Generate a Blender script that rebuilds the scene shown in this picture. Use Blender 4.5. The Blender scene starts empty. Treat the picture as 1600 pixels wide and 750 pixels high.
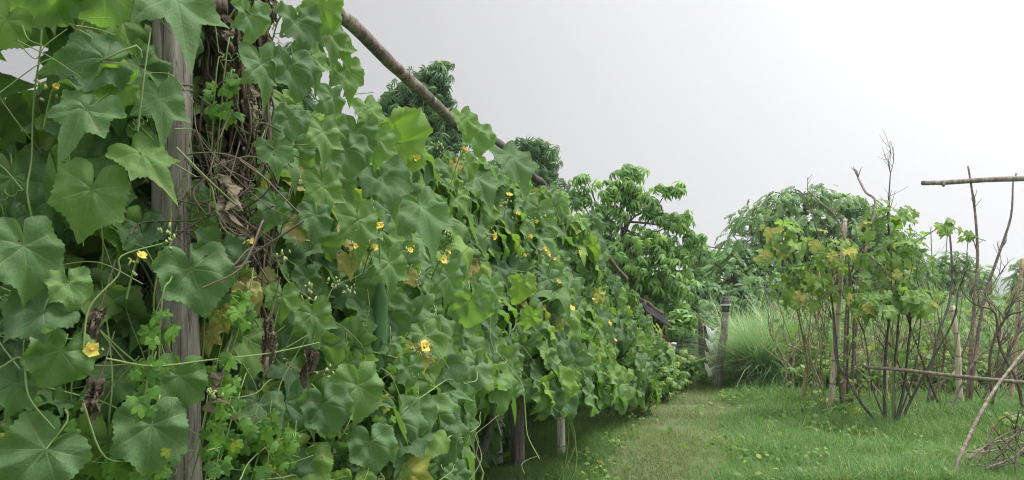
import bpy, math, random
import numpy as np
from mathutils import Vector, Matrix

S = bpy.context.scene
rng = np.random.default_rng(7)
random.seed(7)
R = math.radians
F_PX, HX, HY, EYE = 1256.0, 800.0, 455.0, 1.5     # focal length in photo pixels, vanishing column, horizon row, eye height

# ------------------------------------------------------------------ camera
cd = bpy.data.cameras.new('camera'); cam = bpy.data.objects.new('camera', cd)
S.collection.objects.link(cam); S.camera = cam
cam.location = (0, 0, EYE); cam.rotation_euler = (R(90), 0, 0)
cd.sensor_width = 36; cd.lens = 36 * F_PX / 1600; cd.shift_y = 0.05
cd.clip_start = 0.05; cd.clip_end = 6000

# ------------------------------------------------------------------ sky and sun (thin bright overcast, sun veiled, ahead on the right)
SUN_AZ, SUN_EL = 78.0, 62.0                         # degrees clockwise from the view direction, degrees up
sun_dir = Vector((math.sin(R(SUN_AZ)) * math.cos(R(SUN_EL)), math.cos(R(SUN_AZ)) * math.cos(R(SUN_EL)), math.sin(R(SUN_EL))))
W_ = bpy.data.worlds.new('World'); S.world = W_; W_.use_nodes = True
nt = W_.node_tree; nt.nodes.clear()
def node(t, kind, **kw):
    n = t.nodes.new(kind)
    for k, v in kw.items():
        if k == 'op': n.operation = v
        elif hasattr(n, k): setattr(n, k, v)
    return n
def setin(n, **kw):
    for k, v in kw.items():
        n.inputs[k.replace('_', ' ')].default_value = v
def math_(t, op, a, b=None, clamp=False):
    n = node(t, 'ShaderNodeMath', op=op); n.use_clamp = clamp
    for i, v in enumerate((a, b)):
        if v is None: continue
        if isinstance(v, (int, float)): n.inputs[i].default_value = v
        else: t.links.new(v, n.inputs[i])
    return n.outputs[0]
def mixc(t, fac, a, b, mode='MIX'):
    n = node(t, 'ShaderNodeMix'); n.data_type = 'RGBA'; n.blend_type = mode
    for i, v in ((0, fac), (6, a), (7, b)):
        if isinstance(v, (int, float)): n.inputs[i].default_value = v
        elif isinstance(v, (tuple, list)): n.inputs[i].default_value = (*v, 1) if len(v) == 3 else v
        else: t.links.new(v, n.inputs[i])
    return n.outputs[2]
sky = node(nt, 'ShaderNodeTexSky'); sky.sky_type = 'NISHITA'; sky.sun_disc = False
sky.sun_elevation = R(SUN_EL); sky.sun_rotation = R(SUN_AZ); sky.dust_density = 3.0
hs = node(nt, 'ShaderNodeHueSaturation'); hs.inputs['Saturation'].default_value = 0.10
nt.links.new(sky.outputs[0], hs.inputs['Color'])
tc = node(nt, 'ShaderNodeTexCoord')
glow_dir = Vector((math.sin(R(56)) * math.cos(R(36)), math.cos(R(56)) * math.cos(R(36)), math.sin(R(36))))
dt = node(nt, 'ShaderNodeVectorMath', op='DOT_PRODUCT'); dt.inputs[1].default_value = glow_dir
nt.links.new(tc.outputs['Generated'], dt.inputs[0])
e = math_(nt, 'EXPONENT', math_(nt, 'MULTIPLY', math_(nt, 'SUBTRACT', dt.outputs['Value'], 1.0), 2.6))
nz = node(nt, 'ShaderNodeTexNoise'); setin(nz, Scale=1.6, Detail=4.0, Roughness=0.5)
nt.links.new(tc.outputs['Generated'], nz.inputs['Vector'])
lum = math_(nt, 'ADD', math_(nt, 'MULTIPLY', e, 12.0), 3.2)
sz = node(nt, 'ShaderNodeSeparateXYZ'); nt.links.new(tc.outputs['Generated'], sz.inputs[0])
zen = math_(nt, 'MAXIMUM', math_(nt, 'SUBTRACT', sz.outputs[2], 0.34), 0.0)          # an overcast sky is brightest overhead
bk = math_(nt, 'MAXIMUM', math_(nt, 'MULTIPLY', sz.outputs[1], -1.0), 0.0)  # extra sky brightness behind the camera, added to light the foliage
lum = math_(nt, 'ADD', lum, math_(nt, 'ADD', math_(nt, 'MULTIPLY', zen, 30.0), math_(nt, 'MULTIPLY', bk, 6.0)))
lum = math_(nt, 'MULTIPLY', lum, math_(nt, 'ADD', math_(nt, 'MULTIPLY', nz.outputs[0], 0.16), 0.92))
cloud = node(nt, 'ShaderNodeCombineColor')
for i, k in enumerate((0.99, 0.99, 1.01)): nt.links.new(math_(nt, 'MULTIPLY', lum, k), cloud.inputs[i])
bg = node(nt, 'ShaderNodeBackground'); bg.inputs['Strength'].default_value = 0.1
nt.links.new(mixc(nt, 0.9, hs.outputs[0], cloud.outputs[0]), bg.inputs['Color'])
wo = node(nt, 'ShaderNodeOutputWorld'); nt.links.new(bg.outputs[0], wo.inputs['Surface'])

sd = bpy.data.lights.new('sun', 'SUN'); sun = bpy.data.objects.new('sun', sd); S.collection.objects.link(sun)
sd.energy = 4.2; sd.angle = R(22); sd.color = (1.0, 0.97, 0.92)
sun.rotation_euler = sun_dir.to_track_quat('Z', 'Y').to_euler(); sun.location = (8, 8, 12)
vs = S.view_settings; vs.view_transform = 'Standard'; vs.look = 'None'; vs.gamma = 1; vs.exposure = 0.0
vs.use_curve_mapping = False
S.cycles.max_bounces = 7; S.cycles.transparent_max_bounces = 8
S.cycles.diffuse_bounces = 4; S.cycles.transmission_bounces = 5; S.cycles.glossy_bounces = 2
S.cycles.use_denoising = True; S.cycles.denoising_prefilter = 'NONE'; S.cycles.filter_width = 1.15

# ------------------------------------------------------------------ helpers: geometry
def W(px, py, Y): return np.array([(px - HX) * Y / F_PX, Y, EYE + (HY - py) * Y / F_PX])
def PX(p): return HX + F_PX * p[0] / p[1], HY - F_PX * (p[2] - EYE) / p[1]
def unit(v): v = np.asarray(v, float); return v / max(np.linalg.norm(v), 1e-9)
def frame(n, t):
    """columns: width, tip direction, normal"""
    n = unit(n); t = np.asarray(t, float); t = t - n * np.dot(t, n); t = unit(t if np.linalg.norm(t) > 1e-4 else np.cross(n, [1, 0, .3]))
    return np.stack([np.cross(t, n), t, n], axis=1)
def smooth(a, b, x): t = np.clip((x - a) / (b - a), 0, 1); return t * t * (3 - 2 * t)
def terrain(x, y):
    x = np.asarray(x, float); y = np.asarray(y, float)
    h = 0.025 * np.sin(x * 1.3 + 0.7 * y) + 0.02 * np.sin(y * 0.9 - 0.5 * x + 1) + 0.012 * np.sin(3.1 * x + 2.3 * y)
    far = smooth(60, 20, np.hypot(x, y))
    return h * far - 0.2 * smooth(13, 17, y)
def TZ(x, y): return float(terrain(x, y))

class G:
    """a bag of triangles with a per-piece random value and a uv"""
    def __init__(s): s.V, s.T, s.r, s.uv, s.n = [], [], [], [], 0
    def add(s, V, T, r=0.5, uv=None):
        V = np.asarray(V, float); T = np.asarray(T, np.int64)
        s.V.append(V); s.T.append(T + s.n); s.n += len(V)
        s.r.append(np.full(len(V), r) if np.isscalar(r) else np.asarray(r, float))
        s.uv.append(np.zeros((len(V), 2)) if uv is None else np.asarray(uv, float))
    def stamp(s, tpl, P, M, r):
        """tpl=(V,T,uv); P (m,3); M (m,3,3) already scaled; r (m,)"""
        V, T, uv = tpl; m = len(P)
        if not m: return
        P = np.asarray(P); M = np.asarray(M); r = np.asarray(r)
        VV = np.einsum('mij,nj->mni', M, V) + P[:, None, :]
        TT = T[None] + (np.arange(m) * len(V))[:, None, None]
        s.add(VV.reshape(-1, 3), TT.reshape(-1, 3), np.repeat(r, len(V)), np.tile(uv, (m, 1)))
    def tube(s, pts, rad, sides=6, r=0.5, sub=3, cap=True, wob=0.0):
        pts = np.asarray(pts, float); rad = np.full(len(pts), rad, float) if np.isscalar(rad) else np.asarray(rad, float)
        if sub > 1 and len(pts) > 2:
            Q = np.vstack([2 * pts[0] - pts[1], pts, 2 * pts[-1] - pts[-2]]); out = []; rr = []
            for i in range(len(pts) - 1):
                a, b, c, d = Q[i:i + 4]
                for k in range(sub):
                    t = k / sub
                    out.append(.5 * ((2 * b) + (c - a) * t + (2 * a - 5 * b + 4 * c - d) * t * t + (3 * b - a - 3 * c + d) * t ** 3))
                    rr.append(rad[i] * (1 - t) + rad[i + 1] * t)
            pts = np.array(out + [pts[-1]]); rad = np.array(rr + [rad[-1]])
        n = len(pts)
        tg = np.gradient(pts, axis=0); tg /= np.linalg.norm(tg, axis=1)[:, None] + 1e-9
        u = np.cross(tg[0], [0, 0, 1.0]); u = unit(u if np.linalg.norm(u) > .05 else np.cross(tg[0], [0, 1.0, 0]))
        a = np.arange(sides) / sides * 2 * math.pi
        V = np.zeros((n, sides, 3)); L = 0; uv = np.zeros((n, sides, 2))
        for i in range(n):
            u = unit(u - tg[i] * np.dot(u, tg[i])); v = np.cross(tg[i], u)
            if i: L += np.linalg.norm(pts[i] - pts[i - 1])
            q = rad[i] * (1 + (wob * rng.uniform(-1, 1, sides) if wob else 0))
            V[i] = pts[i] + (np.cos(a) * q)[:, None] * u + (np.sin(a) * q)[:, None] * v if wob else pts[i] + q * (np.cos(a)[:, None] * u + np.sin(a)[:, None] * v)
            uv[i, :, 0] = a / (2 * math.pi); uv[i, :, 1] = L
        T = []
        for i in range(n - 1):
            for k in range(sides):
                k2 = (k + 1) % sides; p, q_, w, z = i * sides + k, i * sides + k2, (i + 1) * sides + k2, (i + 1) * sides + k
                T += [(p, q_, w), (p, w, z)]
        V = V.reshape(-1, 3); uv = uv.reshape(-1, 2)
        if cap:
            V = np.vstack([V, pts[0], pts[-1]]); uv = np.vstack([uv, uv[0], uv[-1]])
            for k in range(sides):
                k2 = (k + 1) % sides
                T += [(len(V) - 2, k2, k), (len(V) - 1, (n - 1) * sides + k, (n - 1) * sides + k2)]
        s.add(V, T, r, uv)

def make_mesh(name, g, mat, parent=None, smooth_=True):
    off = np.array(parent.location) if parent is not None else np.zeros(3)
    p = parent
    while p is not None and p.parent is not None: p = p.parent; off = off + np.array(p.location)
    V = np.vstack(g.V) - off; T = np.vstack(g.T); r = np.concatenate(g.r); uv = np.vstack(g.uv)
    me = bpy.data.meshes.new(name)
    me.vertices.add(len(V)); me.vertices.foreach_set('co', V.astype(np.float32).ravel())
    me.loops.add(T.size); me.loops.foreach_set('vertex_index', T.astype(np.int32).ravel())
    me.polygons.add(len(T)); me.polygons.foreach_set('loop_start', np.arange(0, T.size, 3, dtype=np.int32))
    try: me.polygons.foreach_set('loop_total', np.full(len(T), 3, np.int32))
    except Exception: pass
    me.polygons.foreach_set('use_smooth', np.full(len(T), smooth_, bool))
    at = me.attributes.new('rnd', 'FLOAT', 'POINT'); at.data.foreach_set('value', r.astype(np.float32))
    ul = me.uv_layers.new(name='UVMap'); ul.data.foreach_set('uv', uv[T.ravel()].astype(np.float32).ravel())
    me.update(calc_edges=True); me.validate()
    me.materials.append(mat)
    o = bpy.data.objects.new(name, me); S.collection.objects.link(o)
    if parent is not None: o.parent = parent
    return o
def tag(o, label=None, cat=None, group=None, kind=None):
    if label: o['label'] = label
    if cat: o['category'] = cat
    if group: o['group'] = group
    if kind: o['kind'] = kind
    return o
def thing(name, label, cat, loc=(0, 0, 0), group=None):
    o = bpy.data.objects.new(name, None); S.collection.objects.link(o); o.location = [float(v) for v in loc]
    o.empty_display_size = .1
    return tag(o, label, cat, group)

# ------------------------------------------------------------------ helpers: materials
def new_mat(name):
    m = bpy.data.materials.new(name); m.use_nodes = True; t = m.node_tree; t.nodes.clear()
    o = node(t, 'ShaderNodeOutputMaterial'); return m, t, o
def ramp(t, fac, stops, interp='LINEAR'):
    n = node(t, 'ShaderNodeValToRGB'); n.color_ramp.interpolation = interp; el = n.color_ramp.elements
    while len(el) < len(stops): el.new(0.5)
    for x, (p, c) in zip(el, stops): x.position = p; x.color = (*c, 1)
    t.links.new(fac, n.inputs[0]); return n.outputs[0]
def noise(t, vec, scale, detail=3, rough=.55, dist=0):
    n = node(t, 'ShaderNodeTexNoise'); setin(n, Scale=scale, Detail=detail, Roughness=rough, Distortion=dist)
    if vec is not None: t.links.new(vec, n.inputs['Vector'])
    return n.outputs[0]
def objco(t): return node(t, 'ShaderNodeTexCoord').outputs['Object']
def mapped(t, vec, scale):
    n = node(t, 'ShaderNodeMapping'); n.inputs['Scale'].default_value = scale; t.links.new(vec, n.inputs['Vector']); return n.outputs[0]
def bump(t, h, strength, dist):
    n = node(t, 'ShaderNodeBump'); setin(n, Strength=strength, Distance=dist); t.links.new(h, n.inputs['Height']); return n.outputs[0]
def leaf_mat(name, stops, trans, tfac=.35, rough=.55, spec=.3, veins=False, under=None, mottle=.55):
    m, t, o = new_mat(name)
    at = node(t, 'ShaderNodeAttribute'); at.attribute_name = 'rnd'
    base = ramp(t, at.outputs['Fac'], stops)
    co = objco(t)
    nz = noise(t, co, 24, 5, .65)
    base = mixc(t, math_(t, 'MULTIPLY', nz, mottle), base, mixc(t, .5, base, (.16, .2, .05)))
    h = noise(t, co, 90, 2)
    tcol = mixc(t, .55, trans, base)
    if veins:
        uv = node(t, 'ShaderNodeTexCoord').outputs['UV']
        sp = node(t, 'ShaderNodeSeparateXYZ'); t.links.new(uv, sp.inputs[0])
        ax = math_(t, 'ABSOLUTE', sp.outputs[0]); y = sp.outputs[1]
        ds = al = pe = None
        for th in (0.0, 0.95, 1.95):
            c, s_ = math.cos(th), math.sin(th)
            along = math_(t, 'ADD', math_(t, 'MULTIPLY', ax, s_), math_(t, 'MULTIPLY', y, c))
            perp = math_(t, 'ABSOLUTE', math_(t, 'SUBTRACT', math_(t, 'MULTIPLY', ax, c), math_(t, 'MULTIPLY', y, s_)))
            d = math_(t, 'ADD', perp, math_(t, 'MULTIPLY', math_(t, 'LESS_THAN', along, 0.0), 5.0))
            if ds is None: ds, al, pe = d, along, perp
            else:
                near = math_(t, 'LESS_THAN', d, ds); far_ = math_(t, 'SUBTRACT', 1.0, near)
                al = math_(t, 'ADD', math_(t, 'MULTIPLY', near, along), math_(t, 'MULTIPLY', far_, al))
                ds = math_(t, 'MINIMUM', ds, d)
        wid = math_(t, 'MAXIMUM', math_(t, 'SUBTRACT', .019, math_(t, 'MULTIPLY', al, .022)), .006)
        vein = math_(t, 'SUBTRACT', 1.0, math_(t, 'DIVIDE', ds, wid), clamp=True)
        # side veins climbing away from the nearest main vein
        fr = math_(t, 'FRACT', math_(t, 'MULTIPLY', math_(t, 'SUBTRACT', al, math_(t, 'MULTIPLY', ds, .75)), 7.5))
        side = math_(t, 'SUBTRACT', 1.0, math_(t, 'DIVIDE', math_(t, 'ABSOLUTE', math_(t, 'SUBTRACT', fr, .5)), .07), clamp=True)
        w = node(t, 'ShaderNodeTexVoronoi'); w.feature = 'DISTANCE_TO_EDGE'; setin(w, Scale=16.0, Randomness=.9); t.links.new(uv, w.inputs['Vector'])
        net = math_(t, 'SUBTRACT', 1.0, math_(t, 'DIVIDE', w.outputs['Distance'], 0.08), clamp=True)
        vv = math_(t, 'MAXIMUM', vein, math_(t, 'MAXIMUM', math_(t, 'MULTIPLY', side, .45), math_(t, 'MULTIPLY', net, .32)))
        base = mixc(t, math_(t, 'MULTIPLY', vv, .8), base, (.26, .36, .17))
        wn = node(t, 'ShaderNodeTexWhiteNoise'); wn.noise_dimensions = '1D'; t.links.new(at.outputs['Fac'], wn.inputs['W'])
        base = mixc(t, 1.0, base, ramp(t, wn.outputs['Value'], [(0, (.62, .66, .70)), (.5, (.95, .97, 1.0)), (1, (1.30, 1.25, 1.15))]), 'MULTIPLY')
        n4 = node(t, 'ShaderNodeTexNoise'); n4.noise_dimensions = '4D'; setin(n4, Scale=9.0, Detail=2.0, Roughness=.5); t.links.new(uv, n4.inputs['Vector'])
        t.links.new(math_(t, 'MULTIPLY', at.outputs['Fac'], 300.0), n4.inputs['W'])
        eat = math_(t, 'SUBTRACT', n4.outputs[0], math_(t, 'ADD', .655, math_(t, 'MULTIPLY', wn.outputs['Value'], .12)))
        hole = math_(t, 'GREATER_THAN', eat, 0.02)
        base = mixc(t, math_(t, 'MULTIPLY', math_(t, 'MULTIPLY', math_(t, 'ADD', eat, .025), 40, clamp=True), .8), base, (.24, .20, .10))
        sk = node(t, 'ShaderNodeTexVoronoi'); setin(sk, Scale=26.0, Randomness=1.0); t.links.new(uv, sk.inputs['Vector'])
        dot = math_(t, 'MULTIPLY', math_(t, 'LESS_THAN', sk.outputs['Distance'], .16), math_(t, 'GREATER_THAN', noise(t, co, 45, 1), .56))
        base = mixc(t, math_(t, 'MULTIPLY', dot, .45), base, (.36, .40, .28))
        # insect marks and dry blotches: shapes of their own on the leaf
        bl = noise(t, mapped(t, co, (1, 1, 1)), 26, 3, .6)
        k = math_(t, 'MULTIPLY', math_(t, 'SUBTRACT', bl, .645), 14, clamp=True)
        base = mixc(t, math_(t, 'MULTIPLY', k, .75), base, (.26, .22, .12))
        h = math_(t, 'ADD', math_(t, 'MULTIPLY', h, .5), math_(t, 'MULTIPLY', vv, -.7))
        h = math_(t, 'ADD', h, math_(t, 'MULTIPLY', noise(t, uv, 7, 4, .6), 2.2))
    if under:
        gm = node(t, 'ShaderNodeNewGeometry')
        base = mixc(t, math_(t, 'MULTIPLY', gm.outputs['Backfacing'], .7), base, under)
    p = node(t, 'ShaderNodeBsdfPrincipled'); t.links.new(base, p.inputs['Base Color'])
    setin(p, Roughness=rough); p.inputs['Specular IOR Level'].default_value = spec
    t.links.new(bump(t, h, .32, .006), p.inputs['Normal'])
    tr = node(t, 'ShaderNodeBsdfTranslucent'); t.links.new(tcol, tr.inputs['Color'])
    mx = node(t, 'ShaderNodeMixShader'); mx.inputs[0].default_value = tfac
    t.links.new(p.outputs[0], mx.inputs[1]); t.links.new(tr.outputs[0], mx.inputs[2]); fin = mx.outputs[0]
    if veins:
        tp = node(t, 'ShaderNodeBsdfTransparent'); m2 = node(t, 'ShaderNodeMixShader'); t.links.new(hole, m2.inputs[0]); t.links.new(fin, m2.inputs[1]); t.links.new(tp.outputs[0], m2.inputs[2]); fin = m2.outputs[0]
    t.links.new(fin, o.inputs['Surface'])
    return m
def wood_mat(name, c1, c2, c3, stretch=(9, 9, .8), scale=5, rough=.85, bstr=.6, rings=False):
    m, t, o = new_mat(name)
    co = mapped(t, objco(t), stretch)
    a = noise(t, co, scale, 6, .65, .4); b = noise(t, objco(t), 7, 3)
    col = ramp(t, a, [(.32, c1), (.52, c2), (.72, c3)])
    col = mixc(t, math_(t, 'MULTIPLY', math_(t, 'SUBTRACT', b, .5), 2.2, clamp=True), col, c1)
    at = node(t, 'ShaderNodeAttribute'); at.attribute_name = 'rnd'
    col = mixc(t, 1.0, col, ramp(t, at.outputs['Fac'], [(0, (.7, .7, .7)), (1, (1.25, 1.22, 1.18))]), 'MULTIPLY')
    ck = math_(t, 'MULTIPLY', math_(t, 'SUBTRACT', noise(t, mapped(t, objco(t), (stretch[0] * 3, stretch[1] * 3, stretch[2] * .8)), scale * 1.2, 3, .5, .3), .60), 16, clamp=True)
    col = mixc(t, math_(t, 'MULTIPLY', ck, .8), col, tuple(.25 * v for v in c1))
    h = math_(t, 'SUBTRACT', a, math_(t, 'MULTIPLY', ck, .8))
    if rings:
        sp = node(t, 'ShaderNodeSeparateXYZ'); t.links.new(node(t, 'ShaderNodeTexCoord').outputs['UV'], sp.inputs[0])
        fr = math_(t, 'FRACT', math_(t, 'MULTIPLY', sp.outputs[1], 3.6))
        band = math_(t, 'LESS_THAN', math_(t, 'ABSOLUTE', math_(t, 'SUBTRACT', fr, .5)), .035)
        col = mixc(t, math_(t, 'MULTIPLY', band, .7), col, tuple(.35 * v for v in c1))
        h = math_(t, 'ADD', h, band)
    p = node(t, 'ShaderNodeBsdfPrincipled'); t.links.new(col, p.inputs['Base Color']); setin(p, Roughness=rough)
    p.inputs['Specular IOR Level'].default_value = .2
    t.links.new(bump(t, h, bstr, .012), p.inputs['Normal']); t.links.new(p.outputs[0], o.inputs['Surface'])
    return m
def plain_mat(name, c, rough=.7, c2=None, scale=20, spec=.3, metallic=0, tfac=0):
    m, t, o = new_mat(name)
    col = mixc(t, noise(t, objco(t), scale, 4), c, c2 or tuple(.75 * v for v in c))
    p = node(t, 'ShaderNodeBsdfPrincipled'); t.links.new(col, p.inputs['Base Color']); setin(p, Roughness=rough, Metallic=metallic)
    p.inputs['Specular IOR Level'].default_value = spec
    out = p.outputs[0]
    if tfac:
        tr = node(t, 'ShaderNodeBsdfTranslucent'); t.links.new(col, tr.inputs['Color'])
        mx = node(t, 'ShaderNodeMixShader'); mx.inputs[0].default_value = tfac
        t.links.new(out, mx.inputs[1]); t.links.new(tr.outputs[0], mx.inputs[2]); out = mx.outputs[0]
    t.links.new(out, o.inputs['Surface']); return m

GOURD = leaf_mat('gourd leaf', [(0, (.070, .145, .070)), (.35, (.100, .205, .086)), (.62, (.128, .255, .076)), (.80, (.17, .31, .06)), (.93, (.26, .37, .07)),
                                (.965, (.45, .42, .07)), (1, (.36, .28, .09))], (.30, .60, .02), .40, .62, .30, True, (.10, .20, .06))
LITYOUNGLEAF = leaf_mat('brightly lit young gourd leaf', [(0, (0.108, 0.218, 0.084)), (.4, (0.168, 0.299, 0.102)), (.75, (0.252, 0.391, 0.108)), (.92, (0.360, 0.437, 0.108)), (.96, (0.600, 0.529, 0.108)), (1, (0.552, 0.414, 0.144))], (0.408, 0.713, 0.048), .42, .62, .28, True, (0.156, 0.276, 0.084))  # young leaves, base colour also lightened to stand for bright light
DRYLEAF = leaf_mat('withered leaf', [(0, (.115, .095, .075)), (.5, (.185, .155, .12)), (1, (.29, .24, .18))], (.22, .15, .07), .2, .8, .1, False, None, .1)
YELLOWLEAF = leaf_mat('yellowed leaf', [(0, (.38, .41, .10)), (.5, (.45, .43, .13)), (1, (.42, .36, .15))], (.55, .50, .05), .35, .6, .2, True)
SMALLLEAF = leaf_mat('small vine leaf', [(0, (0.060, 0.165, 0.038)), (.5, (0.105, 0.255, 0.045)), (.85, (0.165, 0.330, 0.045)), (1, (0.525, 0.480, 0.075))], (0.300, 0.600, 0.030), .4, .55, .25)
STEM = plain_mat('vine stem', (.15, .24, .07), .6, (.22, .28, .11), 30)
DRYSTEM = plain_mat('dry vine stem', (.17, .135, .10), .85, (.075, .06, .045), 40)
PETAL = plain_mat('yellow petal', (.80, .60, .07), .6, (.86, .74, .24), 60, .2, 0, .3)
BUD = plain_mat('pale bud', (.24, .32, .12), .6, (.36, .38, .18), 60)
GREYWOOD = wood_mat('weathered post wood', (.10, .088, .082), (.25, .225, .21), (.41, .39, .375))
BROWNWOOD = wood_mat('old brown wood', (.05, .036, .026), (.13, .095, .07), (.22, .17, .13))
POLEWOOD = wood_mat('peeling pole wood', (.07, .055, .048), (.20, .165, .145), (.38, .335, .31), (3, 3, 3), 6)
BAMBOO = wood_mat('pale dry bamboo', (.36, .29, .21), (.60, .52, .42), (.76, .70, .62), (9, 9, .7), 4, .6, .25, True)
WHITEPOST = wood_mat('whitewashed bamboo', (.42, .39, .35), (.66, .64, .61), (.80, .78, .75), (7, 7, .9), 5, .7, .25, True)
DARKBARK = wood_mat('dark shrub bark', (.055, .05, .046), (.12, .11, .10), (.21, .195, .18))
GREYTWIG = wood_mat('grey dead twig', (.13, .105, .085), (.24, .20, .17), (.38, .34, .30), (4, 4, 4), 6)
TANTWIG = wood_mat('tan dry cane', (.26, .20, .13), (.42, .34, .24), (.55, .47, .36), (4, 4, 4), 6)
REDTWIG = wood_mat('brown twig', (.08, .062, .05), (.17, .135, .105), (.27, .22, .175), (4, 4, 4), 6)
BARK = wood_mat('tree bark', (.05, .042, .034), (.11, .095, .075), (.19, .165, .135))
TREE_A = leaf_mat('palmate tree leaf', [(0, (0.099, 0.240, 0.074)), (.5, (0.177, 0.352, 0.096)), (1, (0.301, 0.506, 0.107))], (0.460, 0.844, 0.063), .3, .45, .4)
TREE_B = leaf_mat('feathery tree leaf', [(0, (0.072, 0.191, 0.066)), (.5, (0.127, 0.269, 0.079)), (1, (0.215, 0.384, 0.085))], (0.330, 0.613, 0.055), .28, .5, .35)
BAMBOOLEAF = leaf_mat('bamboo leaf', [(0, (0.050, 0.123, 0.070)), (.6, (0.079, 0.176, 0.079)), (1, (0.158, 0.282, 0.079))], (0.176, 0.387, 0.053), .28, .5, .35)
BUSHLEAF = leaf_mat('bush leaf', [(0, (0.040, 0.106, 0.046)), (.5, (0.074, 0.176, 0.062)), (1, (0.147, 0.282, 0.070))], (0.184, 0.440, 0.035), .28, .5, .35)
WEEDLEAF = leaf_mat('weed leaf', [(0, (0.094, 0.200, 0.061)), (.6, (0.154, 0.294, 0.078)), (1, (0.310, 0.398, 0.103))], (0.331, 0.569, 0.052), .32, .55, .3)
GRASS = leaf_mat('grass blade', [(0, (0.061, 0.169, 0.044)), (.5, (0.095, 0.240, 0.055)), (.85, (0.156, 0.296, 0.070)), (.95, (0.297, 0.296, 0.110)), (1, (0.521, 0.353, 0.187))], (0.227, 0.480, 0.047), .32, .5, .35)
TALLGRASS = leaf_mat('tall grass blade', [(0, (0.134, 0.278, 0.136)), (.6, (0.231, 0.405, 0.193)), (.9, (0.364, 0.492, 0.248)), (1, (0.802, 0.640, 0.468))], (0.437, 0.684, 0.166), .32, .5, .35)

# ------------------------------------------------------------------ leaf shapes
def gourd_leaf(seed, depth=.3, elong=1.1, nr=6, per=4, fold=.12, droop=.22, ruf=.05):
    q = np.random.default_rng(seed)
    keys = [(0, .62 * elong), (.47, None), (.95, .56), (1.45, None), (1.95, .47), (2.55, .44), (2.95, .30), (math.pi, .07)]
    keys = [(a, r if r is None else r * q.uniform(.92, 1.08)) for a, r in keys]
    ks = []
    for i, (a, r) in enumerate(keys):
        if r is None: r = (keys[i - 1][1] + keys[i + 1][1]) / 2 * (1 - depth * q.uniform(.7, 1.3) * (1 if i == 1 else .8))
        ks.append((a, r))
    th, rr = [], []
    for i in range(len(ks) - 1):
        (a0, r0), (a1, r1) = ks[i], ks[i + 1]
        m = per if i < 5 else 2
        for k in range(m):
            u = k / m; w = u
            if i in (0, 2): w = u ** .62
            elif i in (1, 3): w = 1 - (1 - u) ** .62
            th.append(a0 + (a1 - a0) * u); rr.append(r0 + (r1 - r0) * w + (.013 * (1 if k % 2 else -1) if 0 < k else 0))
    th.append(math.pi); rr.append(ks[-1][1])
    th = np.array(th); rr = np.array(rr)
    asym = q.uniform(.93, 1.07)
    TH = np.concatenate([th, -th[-1:0:-1] + 1e-3 * 0]); RR = np.concatenate([rr, rr[-1:0:-1] * asym])
    TH[len(th):] = -th[-1:0:-1]; TH[len(th)] = -math.pi + .02; TH[len(th) - 1] = math.pi - .02
    n = len(TH); ph = q.uniform(0, 6.28)
    V = [np.zeros((1, 3))]; tt = (np.arange(1, nr + 1) / nr) ** .9
    for t in tt:
        x = np.sin(TH) * RR * t; y = np.cos(TH) * RR * t
        z = fold * np.abs(x) - droop * np.maximum(y, 0) ** 2 * 1.5 - .35 * droop * np.maximum(-y, 0) ** 1.5 - .25 * np.abs(x) ** 2 * q.uniform(.6, 1.4)
        z = z + ruf * t ** 4 * np.sin(7 * TH + ph) * .8 + ruf * .75 * np.sin(6.5 * x + ph) * np.sin(5.5 * y + 2 * ph) + ruf * .35 * np.sin(17 * x + 9 * y + ph)
        vd = np.full_like(x, 9.0)
        for tk in (0, .95, -.95, 1.95, -1.95):
            al = x * math.sin(tk) + y * math.cos(tk); pp = np.abs(x * math.cos(tk) - y * math.sin(tk)); vd = np.minimum(vd, np.where(al > 0, pp, 9))
        z = z + .34 * np.minimum(vd, .2) * (1 - 1.6 * np.minimum(vd, .2))         # the blade is creased along its main veins
        z = z + .03 * t * (1 - .4 * t) * (1 - np.cos(TH * 6.6)) * .22          # blade swells between the main veins
        V.append(np.stack([x, y, z], 1))
    V = np.vstack(V); T = []
    cut = len(th) - 1                                                   # the notch stays open here
    for k in range(n):
        k2 = (k + 1) % n
        if k == cut: continue
        T.append((0, 1 + k2, 1 + k))
        for i in range(nr - 1):
            a, b, c, d = 1 + i * n + k, 1 + i * n + k2, 1 + (i + 1) * n + k2, 1 + (i + 1) * n + k
            T += [(a, b, c), (a, c, d)]
    T = np.array(T)
    # make the upper face (+z) the front
    a, b, c = V[T[:, 0]], V[T[:, 1]], V[T[:, 2]]
    if np.cross(b - a, c - a)[:, 2].sum() < 0: T = T[:, ::-1]
    return V, T, V[:, :2].copy()
HI = [gourd_leaf(i, d, e, 7, 6, f, dr, ru) for i, (d, e, f, dr, ru) in enumerate(
    [(.18, 1.05, .12, .35, .08), (.38, 1.35, .06, .30, .07), (.28, 1.2, .16, .5, .09), (.46, 1.45, .06, .36, .07), (.14, 1.0, .22, .35, .11), (.32, 1.25, -.05, .55, .09), (.24, 1.15, .3, .45, .08), (.42, 1.3, .2, .6, .1)])]
MD = [gourd_leaf(20 + i, d, e, 3, 3, f, dr, ru) for i, (d, e, f, dr, ru) in enumerate(
    [(.18, 1.05, .12, .4, .08), (.36, 1.3, .08, .35, .07), (.26, 1.2, .2, .5, .09), (.42, 1.4, .06, .4, .07), (.14, 1.0, .25, .4, .1)])]
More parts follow.
